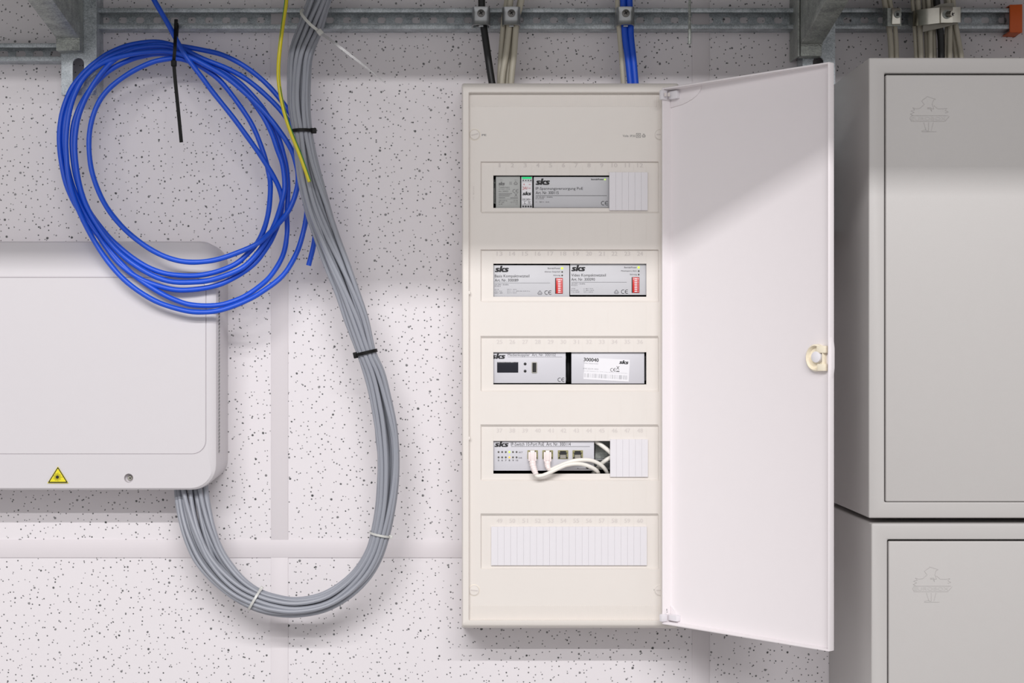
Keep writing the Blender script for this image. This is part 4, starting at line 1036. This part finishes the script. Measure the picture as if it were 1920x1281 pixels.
# ------------------------------------------------------------------ yellow wire
yp = [(541, -60, .105), (537, 0, .105), (531, 42, .105), (525, 88, .106), (522, 130, .108), (524, 165, .110), (533, 210, .114), (546, 250, .118), (560, 285, .122), (570, 312, .124), (580.5, 341, .125)]
t = empty('yellow_wire', tuple(W(537, 0, .105)), 'single yellow and green wire hanging in front of the grey bundle, cut end', 'wire')
cp = catmull([W(*p) for p in yp], 8)
b = MB(); b.tube(cp, 0.0027, 10); obj('jacket', b, M['yellow'], t)
b = MB(); q = []
for i, p in enumerate(cp):
    tt = (cp[min(i + 1, len(cp) - 1)] - cp[max(i - 1, 0)]).normalized()
    sd = tt.cross(Vector((0, -1, 0))).normalized()
    side = 0.0021 * math.cos(i * 0.045 + 0.2)
    q.append(p + sd * (side if side > 0 else side) + Vector((0, -math.sqrt(max(0, 0.0027 ** 2 - side ** 2)) * 0.62, 0)))
b.tube([p + ((cp[i] - cp[i]) ) for i, p in enumerate(q)], 0.0010, 6); obj('green_stripe', b, M['green'], t)

# ------------------------------------------------------------------ blue coil: one continuous cable
T = []
T.append((14, [(258, -70), (272, -35), (289, 0), (315, 45), (345, 100), (380, 147), (400, 174), (436, 219), (464, 257), (492, 297), (515, 335), (527, 365), (528, 392), (520, 424), (503, 460), (475, 496), (437, 522), (400, 537), (352, 544), (315, 541), (265, 524), (227, 498), (202, 468), (177, 430), (150, 383), (132, 335), (122, 285), (121, 240), (129, 200), (147, 160), (172, 132), (202, 114), (240, 103), (280, 97), (318, 97)]))
T.append((14, [(352, 106), (385, 122), (420, 142), (455, 170), (492, 206), (520, 240), (545, 278), (556, 310), (559, 338), (553, 368), (540, 397), (520, 422), (500, 442), (475, 461), (420, 483), (380, 491), (340, 490), (302, 478), (265, 456), (227, 423), (195, 380), (174, 328), (167, 280), (170, 235), (184, 194), (206, 165), (240, 139), (277, 120), (305, 112), (334, 110)]))
T.append((0, [(362, 118), (389, 133), (417, 156), (455, 206), (477, 243), (495, 290), (504, 325), (507, 355), (502, 405), (487, 448), (462, 478), (440, 496), (405, 510), (365, 517), (315, 514), (277, 501), (240, 477), (202, 442), (165, 392), (145, 342), (136, 290), (136, 245), (146, 208), (164, 175), (187, 148), (212, 128), (240, 114), (265, 106), (296, 101), (324, 103)]))
T.append((7, [(352, 109), (385, 122), (420, 140), (455, 168), (488, 210), (508, 247), (521, 283), (530, 310), (534, 350), (528, 380), (515, 420), (492, 462), (467, 492), (442, 509), (400, 524), (365, 529), (315, 527), (265, 505), (215, 465), (172, 405), (150, 350), (141, 290), (142, 247), (150, 210), (167, 172), (188, 140), (212, 114), (240, 97), (268, 89), (300, 87), (324, 91)]))
T.append((0, [(352, 100), (385, 115), (425, 138), (460, 165), (495, 206), (517, 245), (530, 283), (538, 320), (540, 360), (538, 400), (538, 440), (530, 480), (507, 518), (480, 542), (450, 560), (412, 572), (370, 573), (340, 567), (300, 549), (252, 517), (215, 480), (180, 437), (145, 390), (124, 345), (113, 290), (111.5, 247), (118, 206), (133, 168), (152, 142), (174, 121), (202, 101), (240, 85.5), (280, 79), (310, 81)]))
T.append((7, [(340, 91), (380, 110), (427, 129), (464, 150), (502, 182), (530, 212), (552, 247), (568, 290), (576, 345), (575, 400), (568, 438), (555, 477), (530, 517), (490, 548), (455, 567), (412, 582), (375, 585.5), (340, 581), (290, 564), (240, 531), (202, 490), (170, 440), (146, 390), (130, 340), (124.5, 290), (125, 245), (133, 198), (150, 157), (172, 131), (202, 108), (235, 95), (265, 88), (298, 83)]))
T.append((0, [(335, 86), (380, 94), (417, 103), (455, 122), (492, 150), (522, 182), (548, 220), (570, 270), (586, 330), (593, 390), (591, 438), (587, 465), (578.5, 498)]))
P3 = []
for ti, (off, pl) in enumerate(T):
    for (x, y) in pl:
        o_ = off
        if ti == 0 and y > 300: o_ = 7 * (1 - ss(300, 420, y)) + 0
        if ti == 0 and x < 200: o_ = 0
        left = 46 + 14 * ss(100, 220, y) + 42 * ss(300, 450, y)
        right = 46 + 5 * ss(100, 250, y)
        if ti in (4, 5): right += 20 * ss(480, 560, y)
        f_ = ss(470, 530, x) if y < 500 else ss(430, 560, x)
        P3.append(Vector((x, y, (left * (1 - f_) + right * f_ + o_) / 1000)))
for _ in range(3):
    for i in range(1, len(P3) - 1): P3[i].z = (P3[i - 1].z + 2 * P3[i].z + P3[i + 1].z) / 4
sm = catmull(P3, 5)
b = MB(); b.tube([W(p.x, p.y, p.z) for p in sm], [0.0036 + 0.00007 * math.sin(i * 1.3) + 0.00005 * math.sin(i * .7) for i in range(len(sm))], 12)
coil = obj('blue_cable_coil', b, M['blue'], None)
tag(coil, 'coil of bright blue cable in six loops hanging from the rail by a black tie', 'cable')
t = empty('cable_tie', tuple(W(329, 42, 0.03)), 'long black cable tie hanging the blue coil from the rail', 'cable tie')
b = MB(); b.ribbon(catmull([W(*p) for p in ((331, 40, .022), (330, 37, .034), (329.5, 46, .056), (329, 60, .072), (328, 90, .083), (326, 112, .082), (325.5, 121, .072), (326, 119, .052), (329, 96, .038), (331, 70, .034), (332, 50, .032), (331, 43, .022))], 6), (1, 0, 0), 0.0045, 0.0013)
obj('band', b, M['tieb'], t)
b = MB(); b.bbox(W(326, 119, 0.084), (Vector((0.0036, 0, 0)), Vector((0, 0.0032, 0)), Vector((0, 0, 0.0042)))); obj('tie_head', b, M['tieb'], t, bevel=0.001)
b = MB(); b.ribbon(catmull([W(*p) for p in ((326, 121, .085), (328.5, 150, .086), (332.5, 190, .086), (336.5, 230, .086), (340, 267, .086))], 6), (1, 0, 0), 0.0048, 0.0013); obj('tail', b, M['tieb'], t)
